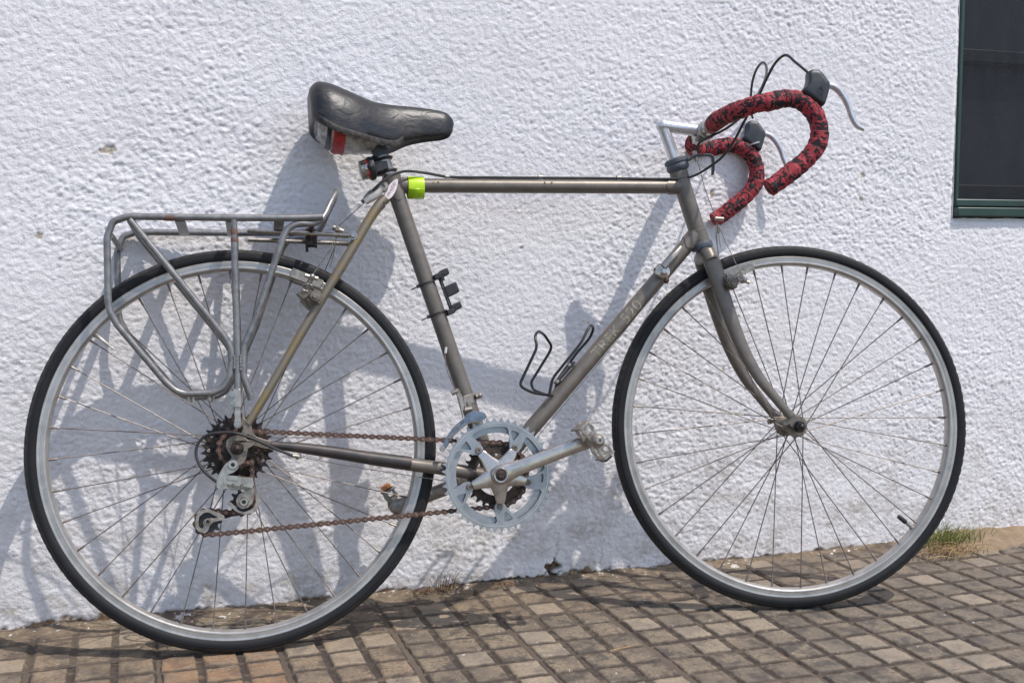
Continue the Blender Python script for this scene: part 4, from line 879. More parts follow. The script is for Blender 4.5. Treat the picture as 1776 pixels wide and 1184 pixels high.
# ---------------------------------------------------------------- bottle cage
cg = node('bottle_cage', bike)
m_ = MB(); m_.tube(fillet([(.5573,-.012,.4147),(.5142,-.04,.4201),(.4894,-.04,.4332),(.5174,-.038,.4851),(.5272,-.036,.5027),(.5247,-.028,.5232),(.537,-.01,.5335),(.5537,.014,.5285),(.5712,.03,.5081),(.5673,.034,.4967),(.5295,.038,.4411),(.535,.036,.427),(.5597,.01,.4145)], .010, 4), .0026, 10); m_.obj('wire_hoop', 'black_gloss', cg)
m_ = MB(); m_.tube(fillet([(.5487,-.02,.4126),(.5561,-.022,.4456),(.5851,-.024,.4782),(.6138,-.02,.5094),(.6335,-.01,.5396),(.641,0,.5437),(.6482,.012,.5383),(.6443,.022,.522),(.6167,.024,.4937),(.5786,.022,.4474),(.5657,.012,.4133)], .010, 4), .0026, 10); m_.obj('wire_hoop', 'black_gloss', cg)
dn = dd_.cross(Y); dn = dn if dn.z > 0 else -dn; c0_, c1_ = Vector((.5701,0,.4369)), Vector((.6003,0,.4753))
m_ = MB(); m_.box(lerp(c0_, c1_, .5) , dd_, Y, dn, .026, .010, .0022); m_.cyl(lerp(c0_, c1_, .1) - dn * .006, lerp(c0_, c1_, .1) + dn * .006, .0045, 6); m_.cyl(lerp(c0_, c1_, .9) - dn * .006, lerp(c0_, c1_, .9) + dn * .006, .0045, 6); m_.obj('mount_plate', 'black_plastic', cg, bevel=.0006)
for t in (.02, .80):
    m_ = MB(); m_.cyl(lerp(c0_, c1_, t) + dn * .001 - Y * .010, lerp(c0_, c1_, t) + dn * .007 - Y * .010, .0042, 6); m_.obj('mount_bolt', 'alu_dull', cg)
# ---------------------------------------------------------------- shift lever on the down tube
for s_ in (1,):
    sl_ = node('shift_lever', bike); c = Vector((.7773,-.02,.6385)); c.y *= s_; yy = Y * s_
    m_ = MB(); m_.lathe([(.0001, -.010), (.0045, -.010), (.0058, -.007), (.0070, -.0065), (.0128, -.0050), (.0132, -.001), (.0132, .004), (.0110, .006), (.0001, .006)], c, yy, 26); m_.obj('boss', 'alu_polish', sl_)
    P = [Vector((p[0], p[1] * s_, p[2])) for p in [(.7778,-.026,.6463),(.7882,-.027,.6569),(.8026,-.027,.6709),(.8159,-.024,.6844)]]
    m_ = MB(); m_.tube(spline(P, 4), [.0062, .0052, .0046, .0032], 12, flat=(.55, 1.1)); m_.obj('lever_arm', 'alu', sl_)
m_ = MB(); m_.tube([Vector((.7847,0,.6414)) + dd_ * t for t in (-.006, .006)], .0158, 24, caps=False); m_.obj('shifter_band', 'alu_dull', bike)
m_ = MB(); m_.ball((.7877,-.008,.6238), .0065, 12); m_.cyl((.7812,-.008,.6304), (.7888,-.008,.6227), .0048, 10); m_.obj('cable_stop', 'rust', bike)
m_ = MB(); m_.tube([(.7834,-.01,.6214),(.6496,-.012,.4732),(.4969,-.008,.3089)], .0007, 5); m_.tube([(.7876,.004,.6255),(.6434,.004,.4744),(.4913,.004,.3132)], .0007, 5); m_.obj('shift_wire', 'wire', bike)

# ---------------------------------------------------------------- rear rack
rk = node('rear_rack', bike); RR_ = .0058; HW = .072
loop = [(.0186,-.072,.5161),(-.0157,-.072,.5294),(-.1649,-.072,.7271)]
side = fillet([(-.164,-.072,.7252),(-.0934,-.072,.6316),(-.0153,-.072,.5275),(-.0059,-.072,.509),(-.0054,-.072,.4869),(-.0092,-.072,.462),(-.0211,-.072,.4432),(-.0388,-.072,.4357),(-.0801,-.072,.4356),(-.0955,-.072,.4408),(-.1125,-.072,.4574),(-.1851,-.072,.5509),(-.1965,-.072,.5728),(-.1994,-.072,.5899),(-.2,-.072,.6964),(-.1903,-.072,.7222),(-.1685,-.072,.7304),(-.0871,-.072,.7296),(.0023,-.072,.7283),(.109,-.072,.7285),(.1507,-.072,.7306)], .006, 3)
front = [(.0242,-.072,.4284),(.0189,-.072,.4459),(.0123,-.072,.4643),(.0142,-.072,.5104),(.0216,-.072,.5276),(.0354,-.072,.5584),(.0791,-.072,.6831),(.0843,-.071,.699),(.0933,-.07,.713),(.1079,-.07,.719),(.1341,-.068,.7194),(.1471,-.064,.7251),(.1556,-.058,.7373),(.1658,-.046,.76),(.1775,-.03,.7817)]
for s_ in (1, -1):
    g_ = lambda P: P if s_ == 1 else [Vector((p[0], -p[1], p[2])) for p in P]
    m_ = MB(); m_.tube(g_(side), RR_, 14); m_.obj('side_hoop', 'rack', rk)
    m_ = MB(); m_.tube(g_([(.0027,-.072,.7254),(.0032,-.072,.5899),(.004,-.072,.5126),(.003,-.072,.4396)]), RR_, 14); m_.obj('strut', 'rack', rk)
    # weld bead between the three tubes
    m_ = MB(); rs = random.Random(2)
    for k in range(7):
        for xx in (406.2, 416.5): pass
    for p in g_([(-.0009,-.0775,.495),(-.0008,-.0775,.4911),(-.001,-.0775,.4864),(-.0009,-.0775,.4816),(-.0014,-.0775,.4768),(.009,-.0775,.4947),(.0091,-.0775,.4899),(.0088,-.0775,.4852),(.0089,-.0775,.4794),(.0086,-.0775,.4737)]): m_.ball(p, .0026, 8, (1, .7, 1.3))
    m_.obj('weld', 'rack', rk)
    yo = -.072 * s_
    fo_ = [(-.0034,-.0775,.4415),(.0077,-.0775,.4412),(.0085,-.0775,.4106),(-.0036,-.0775,.411)]; m_ = MB(); m_.plate([g_(fo_)], .003 * s_, Y); m_.plate([g_([(-.0017,-.0745,.4167),(.0067,-.0745,.4165),(.0071,-.0745,.3897),(.0073,-.0745,.3793),(.0017,-.0745,.3757),(-.0029,-.0745,.3806)])], .003 * s_, Y); m_.obj('foot_plate', 'alu', rk, bevel=.0006)
    for px in g_([(-.0059,-.0775,.4316),(-.0059,-.0775,.4182),(.0021,-.0775,.3827)]):
        m_ = MB(); p = Vector(px); m_.lathe([(.0018, -.0065), (.0040, -.0065), (.0046, -.0055), (.0046, -.001), (.0062, -.001), (.0062, .003), (.0018, .003)], p, Y * s_, 16, True); m_.lathe([(.0001, -.0045), (.0020, -.0045), (.0020, .006), (.0001, .006)], p, Y * s_, 6); m_.obj('bolt', 'chrome', rk)
    # little hook bolts on the lower bend
    if s_ == 1:
        for px in [(-.0756,-.072,.4307),(-.0684,-.072,.4286),(-.0426,-.072,.4315),(-.0373,-.066,.4278)]:
            m_ = MB(); p = Vector(px); m_.cyl(p + Vector((0, 0, .006)), p - Vector((0, 0, .006)), .0028, 8); m_.lathe([(.0001, 0), (.0048, 0), (.0048, .0022), (.0001, .0022)], p - Vector((0, 0, .0075)), (0, 0, 1), 12); m_.obj('hook_bolt', 'alu_dull', rk)
fr = [Vector(p) for p in front]; tp = fr[-1]; fo2 = fr + [Vector((tp.x + .001, -.020, tp.z + .004)), Vector((tp.x + .001, .020, tp.z + .004))] + [Vector((p.x, -p.y, p.z)) for p in reversed(fr)]
m_ = MB(); m_.tube(fillet(fo2, .008, 3), RR_, 14); m_.obj('front_hoop', 'rack', rk)
tz = Vector((-.0871,-.072,.7296)); zt = tz.z
for px, w2 in (((-.1604,-.072,.728), .0055), ((-.0844,-.072,.7292), .0085), ((-.0024,-.072,.7283), .0085), ((.0773,-.072,.7285), .0085)):
    m_ = MB(); m_.box((px[0], 0, px[2] - .0055), (1, 0, 0), Y, (0, 0, 1), w2, HW - .003, .0014); m_.obj('cross_slat', 'rack', rk, bevel=.0006)
m_ = MB(); m_.tube([Vector((-.1978,-.072,.6955)) + Vector((.004, .003, .004)), Vector((-.1978,-.072,.6955)) + Vector((.004, HW * 2 - .003, .004))], .0048, 12); m_.obj('cross_tube', 'rack', rk)
m_ = MB(); m_.tube([Vector((-.1631,-.072,.7252)) + Vector((0, .002, -.002)), Vector((-.1631,-.072,.7252)) + Vector((0, HW * 2 - .002, -.002))], .0056, 12); m_.obj('cross_tube', 'rack', rk)
for a, b in (((.0027,-.0722,.7107), (.0029,-.0722,.698)), ((.0029,-.0722,.695), (.0031,-.0722,.6862)), ((-.1111,-.072,.7291), (-.0899,-.072,.729))):
    m_ = MB(); m_.tube([a, lerp(a, b, .3), lerp(a, b, .7), b], [RR_ - .0004, RR_ + .00025, RR_ + .00025, RR_ - .0004], 14, caps=False); m_.obj('rust_patch', 'rust_patch', rk)
# adjustable rods from the rack to the seat stays
for s_, a, b in ((1, (.0248,-.012,.7177), (.2035,-.04,.7038)), (-1, (.0245,.016,.7069), (.2045,.036,.7025))):
    a, b = Vector(a), Vector(b); m_ = MB(); m_.tube([a, lerp(a, b, .82), lerp(a, b, .86), b], [.0041, .0041, .0044, .0050], 12); rd = m_.obj('support_rod', 'chrome', rk)
    m_ = MB(); m_.lathe([(.0001, -.008), (.0042, -.008), (.0050, -.006), (.0050, -.002), (.0078, -.002), (.0078, .003), (.0001, .003)], b, Y, 16); m_.cyl(b, b + Y * .02 * s_, .003, 8); m_.obj('rod_bolt', 'chrome', rd)
m_ = MB(); c = Vector((.1325,-.014,.708))
for yy in (-.014, .016): m_.box(c + Vector((0, yy + .010, -.002)), (1, 0, 0), Y, (0, 0, 1), .0075, .0020, .014)
m_.box(c + Vector((0, .012, .010)), (1, 0, 0), Y, (0, 0, 1), .0085, .020, .0022); m_.box(c + Vector((0, .012, -.006)), (1, 0, 0), Y, (0, 0, 1), .0060, .018, .003); m_.cyl(c + Vector((.008, -.004, .004)), c + Vector((.008, -.004, -.022)), .0026, 8); m_.cyl(c + Vector((-.006, .026, .004)), c + Vector((-.006, .026, -.024)), .0026, 8)
m_.tube([c + Vector((0, -.052, .0105)), c + Vector((0, .080, .0105))], .0048, 10); m_.obj('rod_clamp', 'sprocket', rk, bevel=.0006)

# ---------------------------------------------------------------- drivetrain
def gear(C, n, y, th, inner, mat, name, parent, holes=0, hole_r=0, tip=.0034, root=.0038, rot=0., fn=None, extra=()):
    rp = .0127 / (2 * math.sin(math.pi / n)); L = []
    for k in range(n):
        for f_, r in ((-.5, rp - root), (-.30, rp - root), (-.19, rp - .0008), (-.07, rp + tip), (.07, rp + tip), (.19, rp - .0008), (.30, rp - root)):
            a = 2 * math.pi * (k + f_) / n + rot; L.append(Vector((C.x + r * math.cos(a), y, C.z + r * math.sin(a))))
    m = 96; inn = [Vector((C.x + (fn(2 * math.pi * q / m) if fn else inner) * math.cos(2 * math.pi * q / m), y, C.z + (fn(2 * math.pi * q / m) if fn else inner) * math.sin(2 * math.pi * q / m))) for q in range(m)]
    loops = [L, inn]
    for h in range(holes):
        a0 = 2 * math.pi * h / holes + rot; c = Vector((C.x + hole_r[0] * math.cos(a0), y, C.z + hole_r[0] * math.sin(a0))); loops.append([c + Vector((math.cos(q * math.pi / 5), 0, math.sin(q * math.pi / 5))) * hole_r[1] for q in range(10)])
    loops += list(extra)
    m_ = MB(); m_.plate(loops, th, Y); return m_.obj(name, mat, parent, bevel=0)
fwn = node('freewheel', bike)
for k, n in enumerate((14, 16, 18, 21, 24, 28)):
    rp = .0127 / (2 * math.sin(math.pi / n)); y = -.0520 + k * .0052
    gear(RH, n, y, .0019, .017 if n > 14 else .013, 'sprocket', 'sprocket', fwn, (0, 0, 9, 9, 9, 12)[k] if n > 17 else 0, (rp - .0095, .0031) if n > 17 else 0, rot=k * .11)
m_ = MB(); m_.lathe([(.0095, -.0535), (.0168, -.0535), (.0172, -.052), (.0172, -.020), (.0095, -.020)], RH, Y, 28, True); m_.obj('freewheel_body', 'sprocket', fwn)
# chainrings
CRK = Vector((BB.x, 0, BB.z)); a0 = rad(-16.5)
def tri_hole(k, y):
    b = a0 + 2 * math.pi * k / 5
    P = [(.0655, 6.5), (.0815, 4.0), (.0822, 8.5), (.0818, 13.5), (.0800, 16.0), (.0665, 9.5)]
    return fillet([Vector((CRK.x + r * math.cos(b + rad(g)), y, CRK.z + r * math.sin(b + rad(g)))) for r, g in P], .0022, 3, True)
def ring(n, y, th, ro, k0, holes, rot=0):
    rp = .0127 / (2 * math.sin(math.pi / n)); L = []
    for k in range(n):
        for f_, r in ((-.5, rp - .0040), (-.30, rp - .0036), (-.16, rp - .0002), (-.06, rp + .0030), (.06, rp + .0030), (.16, rp - .0002), (.30, rp - .0036)):
            a = 2 * math.pi * (k + f_) / n + rot; L.append(Vector((CRK.x + r * math.cos(a), y, CRK.z + r * math.sin(a))))
    n_ = len(L); circ = [CRK + Vector((p.x - CRK.x, 0, p.z - CRK.z)).normalized() * ro + Vector((0, y, 0)) for p in L]; m_ = MB(); q4 = [(q, (q + 1) % n_, n_ + (q + 1) % n_, n_ + q) for q in range(n_)]
    for yy in (0, th): m_.add([p + Y * yy for p in L] + [p + Y * yy for p in circ], q4)
    for loop_ in (L, circ): m_.add(list(loop_) + [p + Y * th for p in loop_], q4)
    for k in range(5):     # bolt tabs standing in from the rim
        b = a0 + 2 * math.pi * k / 5; P = [(ro - .004, -5), (.063, -9.5), (.054, -10), (.0485, -6), (.0475, 0), (.0485, 6), (.054, 10), (.063, 13), (ro - .004, k0)] + [(ro + .0001, k0 + 3 - (k0 + 10) * t / 10) for t in range(11)]
        m_.plate([[Vector((CRK.x + r * math.cos(b + rad(g)), y + .0002, CRK.z + r * math.sin(b + rad(g)))) for r, g in P]] + holes[k:k + 1], th - .0004, Y)
    return m_.obj('chainring', 'ring_alu', bike)
ring(48, -.0500, .0032, .0843, 19, [tri_hole(k, -.0498) for k in range(5)], .03)
ring(44, -.0425, .0030, .0735, 14, [])
gear(CRK, 28, -.0330, .0030, .0365, 'sprocket', 'chainring', bike, tip=.0030, root=.0040)
m_ = MB(); m_.lathe([(.0905, -.0502), (.0905, -.0506), (.0893, -.0506), (.0893, -.0502)], CRK, Y, 96, True); m_.obj('chainring_edge', 'alu_polish', bike)
# crank arms
def crank(name, sgn, ang):
    d = Vector((math.cos(ang), 0, math.sin(ang))); p = d.cross(Y); R = []
    for t, w_, h_, yc in ((-.016, .004, .006, -.062), (-.012, .0135, .009, -.062), (0, .0175, .0105, -.063), (.014, .0165, .0095, -.064), (.03, .0138, .0080, -.066), (.06, .0128, .0072, -.0695), (.10, .0124, .0068, -.073), (.135, .0122, .0066, -.076), (.160, .0138, .0066, -.0775), (.172, .0140, .0066, -.078), (.182, .0100, .0060, -.078), (.186, .003, .003, -.078)):
        ring = []
        for k in range(20):
            an = 2 * math.pi * k / 20; ca_, sa_ = math.cos(an), math.sin(an); pw = .62
            ring.append(CRK + d * t + Vector((0, yc * sgn, 0)) + p * w_ * abs(ca_) ** pw * (1 if ca_ > 0 else -1) + Y * h_ * abs(sa_) ** pw * (1 if sa_ > 0 else -1))
        R.append(ring)
    m_ = MB(); m_.rings(R); return m_.obj(name, 'alu_polish' if sgn == 1 else 'alu_dull', bike, smooth=50)
CA = math.atan2(.3315 - .2785, .6018 - .4435); crr = crank('crank_arm', 1, CA); crl = crank('crank_arm', -1, CA + math.pi)
# spider
sp_ = MB()
for k in range(5):
    a = a0 + 2 * math.pi * k / 5; d = Vector((math.cos(a), 0, math.sin(a))); p = d.cross(Y); R = []
    for t, w_, h_ in ((.004, .019, .006), (.020, .0165, .0052), (.032, .0118, .0044), (.042, .0092, .0036), (.048, .0084, .0030), (.0500, .0060, .0026)):
        ring = []
        for q in range(16):
            an = 2 * math.pi * q / 16; ca_, sa_ = math.cos(an), math.sin(an); ring.append(CRK + d * t + Y * (-.0552 - .002 * (1 - t / .0500)) + p * w_ * abs(ca_) ** .6 * (1 if ca_ > 0 else -1) + Y * h_ * abs(sa_) ** .6 * (1 if sa_ > 0 else -1))
        R.append(ring)
    sp_.rings(R)
sp_.obj('spider', 'alu_polish', crr, smooth=50)
for k in range(5):
    a = a0 + 2 * math.pi * k / 5; c = CRK + Vector((math.cos(a), 0, math.sin(a))) * .0555
    m_ = MB(); m_.lathe([(.0024, -.0540), (.0046, -.0540), (.0054, -.0530), (.0054, -.030), (.0024, -.030)], c, Y, 16, True); m_.lathe([(.0001, -.0520), (.0025, -.0520), (.0025, -.04), (.0001, -.04)], c, Y, 6); m_.obj('chainring_bolt', 'steel_dirty', crr)
m_ = MB(); m_.lathe([(.0102, -.0738), (.0122, -.0744), (.0128, -.0736), (.0128, -.066), (.0102, -.066)], CRK, Y, 30, True); m_.obj('crank_boss_ring', 'alu_polish', crr)
m_ = MB(); m_.lathe([(.0001, -.0735), (.0103, -.0735), (.0103, -.070), (.0001, -.070)], CRK, Y, 24); m_.obj('bolt_recess', 'black_plastic', crr)
m_ = MB(); m_.cyl(CRK - Y * .0775, CRK - Y * .071, .0058, 6); m_.cyl(CRK - Y * .0745, CRK - Y * .072, .0078, 18); m_.obj('crank_bolt', 'sprocket', crr)
m_ = MB(); m_.cyl(BB - Y * .058, BB + Y * .058, .0085, 16); m_.lathe([(.009, -.041), (.0165, -.041), (.0175, -.036), (.0175, .036), (.0165, .041), (.009, .041)], BB, Y, 28, True); m_.obj('bottom_bracket_axle', 'sprocket', bike)
# engraved maker's panel on the crank
d = Vector((math.cos(CA), 0, math.sin(CA))); p = d.cross(Y); p = p if p.z > 0 else -p; vs_, fs_ = text_mesh('SUGINO GT', .0062); m_ = MB(); m_.add([CRK + d * (.020 + v.x * .92) + p * (v.y - .0025) - Y * (.0738 + .0015 + (v.x) * .06) for v in vs_], fs_); m_.obj('engraving', 'ring_alu', crr, smooth=0)

# pedals
def pedal(c, ang, sgn, name):
    pn = node('pedal', bike); d = Vector((math.cos(ang), 0, math.sin(ang))); e = Vector((-math.sin(ang), 0, math.cos(ang)))
    o = lambda a, b, y: c + d * a + e * b - Y * y * sgn
    m_ = MB(); m_.lathe([(.0045, 0), (.0090, 0), (.0110, .004), (.0085, .012), (.0082, .045), (.0085, .056), (.0118, .060), (.0118, .066), (.010, .072), (.0055, .0755), (.003, .0755), (.003, .072), (.0001, .072)], c - Y * .002 * sgn, -Y * sgn, 26); m_.cyl(c + Y * .014 * sgn, c, .007, 12); m_.obj('axle_housing', 'alu_dull', pn)
    # outer and inner ends of the cage: waisted plates with windows
    for y, sc in ((.052, .84), (.010, .76)):
        ol = [(-.034, .013), (-.020, .0165), (-.013, .010), (-.004, .0125), (.004, .0125), (.013, .010), (.020, .0165), (.034, .013), (.035, .002), (.034, -.010), (.020, -.0125), (.013, -.010), (.004, -.0122), (-.004, -.0122), (-.013, -.010), (-.020, -.0125), (-.034, -.010), (-.035, .002)]
        wn = [[(-.030, .009), (-.021, .011), (-.017, .006), (-.019, -.004), (-.029, -.005)], [(.030, .009), (.021, .011), (.017, .006), (.019, -.004), (.029, -.005)]]
        m_ = MB(); m_.plate([[o(a, b * sc, y) for a, b in ol]] + [[o(a, b * sc, y) for a, b in w_] for w_ in wn], -.004 * sgn, Y); m_.obj('cage_end', 'alu_dull', pn, bevel=.0007)
    for s_ in (-1, 1):   # toothed front and back rails
        m_ = MB(); R = []; L = []
        n = 7
        for k in range(n * 2 + 1):
            y = .002 + .056 * k / (n * 2); L.append((y, .0145 if k % 2 else .0105))
        lp = [o(s_ * .0335, b, y) for y, b in L] + [o(s_ * .0335, -.009 - (.0035 if k % 2 else 0), L[-1 - k][0]) for k in range(len(L))]
        m_.plate([lp], .0024, d); m_.obj('cage_rail', 'alu_dull', pn, bevel=.0004)
    return pn, o
ped1, o1 = pedal(Vector(((.5977,-.084,.3316))), rad(-52), 1, 'pedal')
cl_ = CRK - Vector((math.cos(CA), 0, math.sin(CA))) * .170 + Y * .0860
ped2, o2 = pedal(cl_, rad(-62), -1, 'pedal')
m_ = MB(); m_.box(o2(-.0385, 0, .030), d, Y, d.cross(Y), .004, .018, .008); 
m_ = MB(); dd2 = Vector((math.cos(rad(-62)), 0, math.sin(rad(-62)))); m_.box(o2(-.0395, 0, .030), dd2, Y, dd2.cross(Y), .0050, .017, .0085); m_.obj('reflector', 'amber', ped2, bevel=.001)
m_ = MB(); m_.box(o2(-.0348, 0, .030), dd2, Y, dd2.cross(Y), .0022, .019, .0095); m_.obj('reflector_back', 'black_plastic', ped2, bevel=.0006)
dd1 = Vector((math.cos(rad(-52)), 0, math.sin(rad(-52)))); m_ = MB(); m_.box(o1(.0378, -.001, .030), dd1, Y, dd1.cross(Y), .0035, .017, .0075); m_.obj('reflector_back', 'black_plastic', ped1, bevel=.0006)

# chain
ch = node('chain', bike); UP, LP_ = Vector((.0077,-.05,.2549)), Vector((-.0491,-.05,.2233))
def arc(C, r, a, b, n=16): return [Vector((C.x + r * math.cos(rad(a + (b - a) * k / n)), 0, C.z + r * math.sin(rad(a + (b - a) * k / n)))) for k in range(n + 1)]
path = arc(CRK, .0567, 94, -96) + arc(LP_, .0205, -88, -262) + arc(UP, .0205, -112, 40) + arc(RH, .0305, -40, -266)
L = [0]; path.append(path[0])
for a, b in zip(path, path[1:]): L.append(L[-1] + (b - a).length)
nl = int(round(L[-1] / .0127 / 2)) * 2
def at_len(s_):
    s_ = s_ % L[-1]; i = max(1, min(int(np.searchsorted(L, s_)), len(L) - 1)); p = lerp(path[i - 1], path[i], (s_ - L[i - 1]) / max(L[i] - L[i - 1], 1e-9))
    p.y = float(np.interp(p.x, [0, .02, .40, .45], [-.0510, -.0505, -.0325, -.0315])); return p
def link_mesh(outer):
    m_ = MB(); P = .0127; y = .0034 if outer else .0023
    for s_ in (-1, 1):
        lp = []
        for k in range(9): a = rad(-90 - 20 + k * -0 + 0); 
        for a in range(50, 311, 26): lp.append(Vector((math.cos(rad(a)) * .0047, s_ * y, math.sin(rad(a)) * .0047)))
        lp.append(Vector((P / 2, s_ * y, -.0023)))
        for a in range(-130, 131, 26): lp.append(Vector((P + math.cos(rad(a)) * .0047, s_ * y, math.sin(rad(a)) * .0047)))
        lp.append(Vector((P / 2, s_ * y, .0023)))
        m_.plate([lp], .0010 * s_, Y)
    if outer:
        for x in (0, P): m_.cyl((x, -.0052, 0), (x, .0052, 0), .0019, 8)
    else:
        for x in (0, P): m_.cyl((x, -.0024, 0), (x, .0024, 0), .0038, 8)
    me = m_.mesh('chain_link', 'rust'); me.materials.append(MAT['bead_rust'])
    for p in me.polygons:
        if abs(p.center.y) > .0046: p.material_index = 1
    return me
lm = [link_mesh(True), link_mesh(False)]
for k in range(nl):
    a, b = at_len(L[-1] * k / nl), at_len(L[-1] * (k + 1) / nl); d = (b - a).normalized(); yv = Y - d * d.y; yv.normalize(); zv = d.cross(yv); sc_ = (b - a).length / .0127
    o_ = bpy.data.objects.new('chain_link', lm[k % 2]); col.objects.link(o_); o_.parent = ch
    o_.matrix_local = Matrix(((d.x * sc_, yv.x, zv.x, a.x), (d.y * sc_, yv.y, zv.y, a.y), (d.z * sc_, yv.z, zv.z, a.z), (0, 0, 0, 1)))

# rear derailleur
rd = node('rear_derailleur', bike)
def rplate(px, th, mat, name, holes=(), bev=.001): m_ = MB(); m_.plate([px] + list(holes), th, Y); return m_.obj(name, mat, rd, bevel=bev)
rplate(fillet([(-.0058,-.078,.3248),(.0024,-.078,.3207),(.0022,-.078,.3103),(-.0071,-.078,.3032),(-.0145,-.078,.3016),(-.0202,-.078,.2953),(-.0194,-.078,.2868),(-.0141,-.078,.279),(-.0206,-.078,.2756),(-.0297,-.078,.277),(-.0342,-.078,.2828),(-.033,-.078,.295),(-.0273,-.078,.306),(-.0207,-.078,.317),(-.0141,-.078,.3223)], .004, 3, True), .012, 'chrome', 'upper_knuckle', (), .0032)
rplate(fillet([(-.0218,-.081,.3011),(.0241,-.081,.2947),(.0262,-.081,.2828),(.0237,-.081,.2773),(.0072,-.081,.2804),(-.023,-.081,.2866)], .002, 3, True), .010, 'chrome', 'parallelogram', (), .0032)
rplate(fillet([(-.0149,-.076,.2865),(.0182,-.076,.2802),(.0162,-.076,.2737),(-.0133,-.076,.2761)], .002, 2, True), .016, 'alu_dull', 'parallelogram')
rplate(fillet([(.0164,-.074,.2811),(.0238,-.074,.2808),(.0265,-.074,.275),(.0262,-.074,.2636),(.0232,-.074,.2525),(.0156,-.074,.2453),(.0063,-.074,.2435),(-.001,-.074,.2481),(-.0035,-.074,.2576),(.0004,-.074,.2668),(.0069,-.074,.2712),(.0125,-.074,.2738)], .003, 3, True), .004, 'alu_dull', 'cage_arm', (), .0032)
ring = fillet([(.0265,-.07,.2767),(.0338,-.07,.2678),(.0368,-.07,.2572),(.0332,-.07,.2442),(.0247,-.07,.2361),(.0098,-.07,.2341),(-.0021,-.07,.2385),(-.0112,-.07,.2475),(-.0175,-.07,.2525),(-.0156,-.07,.2571),(-.0101,-.07,.2549),(-.0084,-.07,.2501),(-.0037,-.07,.2499),(-.0011,-.07,.2422),(.008,-.07,.2384),(.0192,-.07,.2407),(.0268,-.07,.2473),(.0293,-.07,.2576),(.0277,-.07,.2672),(.0236,-.07,.274)], .003, 2, True)
rplate(ring, .003, 'alu_dull', 'outer_cage', (), .0014)
rplate(fillet([(-.0698,-.06,.2247),(-.0668,-.06,.2367),(-.0594,-.06,.2448),(-.0483,-.06,.2461),(-.0346,-.06,.2397),(-.0227,-.06,.2338),(-.0219,-.06,.2277),(-.0275,-.06,.2265),(-.0405,-.06,.224),(-.0461,-.06,.2186),(-.049,-.06,.2103),(-.0546,-.06,.206),(-.0637,-.06,.2093),(-.069,-.06,.2162)], .003, 3, True), .003, 'alu_dull', 'outer_cage', [fillet([(-.0643,-.06,.2253),(-.0623,-.06,.2346),(-.0548,-.06,.2403),(-.0466,-.06,.2403),(-.0393,-.06,.2352),(-.0329,-.06,.2316),(-.0403,-.06,.2301),(-.0468,-.06,.2309),(-.0541,-.06,.2294),(-.057,-.06,.2239),(-.0553,-.06,.2173),(-.0599,-.06,.2138),(-.0635,-.06,.2177)], .002, 2, True)])
rplate(fillet([(-.0575,-.044,.2324),(-.0389,-.044,.2342),(-.0127,-.044,.2414),(.0041,-.044,.2405),(.0173,-.044,.2436),(.0219,-.044,.2376),(.0095,-.044,.2325),(-.013,-.044,.23),(-.0336,-.044,.2244),(-.0449,-.044,.2137),(-.0542,-.044,.2114),(-.0614,-.044,.2212)], .003, 3, True), .002, 'sprocket', 'inner_cage')
for c, nm in ((UP, 'pulley'), (LP_, 'pulley')):
    g2 = gear(c, 10, -.0535, .0050, .0055, 'black_plastic', 'jockey_wheel', rd, tip=.0020, root=.0040)
for c, y in ((Vector((.0094,-.075,.2551)), -.0790), (Vector((-.0491,-.061,.2255)), -.0660), (Vector((-.0069,-.078,.3168)), -.0860)):
    m_ = MB(); big = .0088 if c.z > .28 else (.0078 if y < -.07 else .0056); m_.lathe([(.0026, y + .002), (.0034, y), (big - .0015, y), (big, y + .0016), (big, y + .016), (.0026, y + .016)], Vector((c.x, 0, c.z)), Y, 26, True); m_.obj('pivot_bolt', 'chrome', rd)
    m_ = MB(); m_.lathe([(.0001, y + .003), (.0027, y + .003), (.0027, y + .01), (.0001, y + .01)], Vector((c.x, 0, c.z)), Y, 6); m_.obj('socket', 'black_gloss', rd)
m_ = MB(); c = Vector((.0111,-.083,.2907)); m_.lathe([(.0020, -.002), (.0048, -.002), (.0052, 0), (.0052, .004), (.0020, .004)], c, Y, 18, True); m_.obj('pivot_bolt', 'alu_dull', rd)
for px in [(-.0071,-.078,.2843),(.0067,-.078,.2818)]: m_ = MB(); m_.cyl(Vector(px) - Vector((0, .003, .004)), Vector(px) + Vector((0, -.003, .0025)), .0024, 10); m_.obj('limit_screw', 'steel_dirty', rd)
vs_, fs_ = text_mesh('Victory', .0085); q0_, q1_ = Vector((-.0184,-.0814,.2906)), Vector((.0036,-.0814,.2872)); dx = (q1_ - q0_).normalized(); ux = Y.cross(dx); ux = ux if ux.z > 0 else -ux
m_ = MB(); m_.add([q0_ + dx * v.x * .72 + ux * v.y * .8 for v in vs_], fs_); m_.obj('engraving', 'ink', rd, smooth=0)
wire('shift_cable_housing', [(-.0323,-.074,.2892),(-.0422,-.076,.2972),(-.0565,-.076,.3129),(-.0653,-.074,.3339),(-.0624,-.072,.3527),(-.0502,-.072,.3654),(-.028,-.076,.3697),(-.0002,-.082,.3681),(.0273,-.08,.3575),(.0597,-.074,.341),(.0916,-.068,.3266)], .0025, 'cable_black', 8)
m_ = MB(); m_.cyl((.0897,-.068,.3272), (.1011,-.066,.3252), .0032, 10); m_.cyl((.0995,-.062,.3296), (.1002,-.062,.3209), .0046, 10); m_.obj('cable_stop', 'alu_dull', bike)
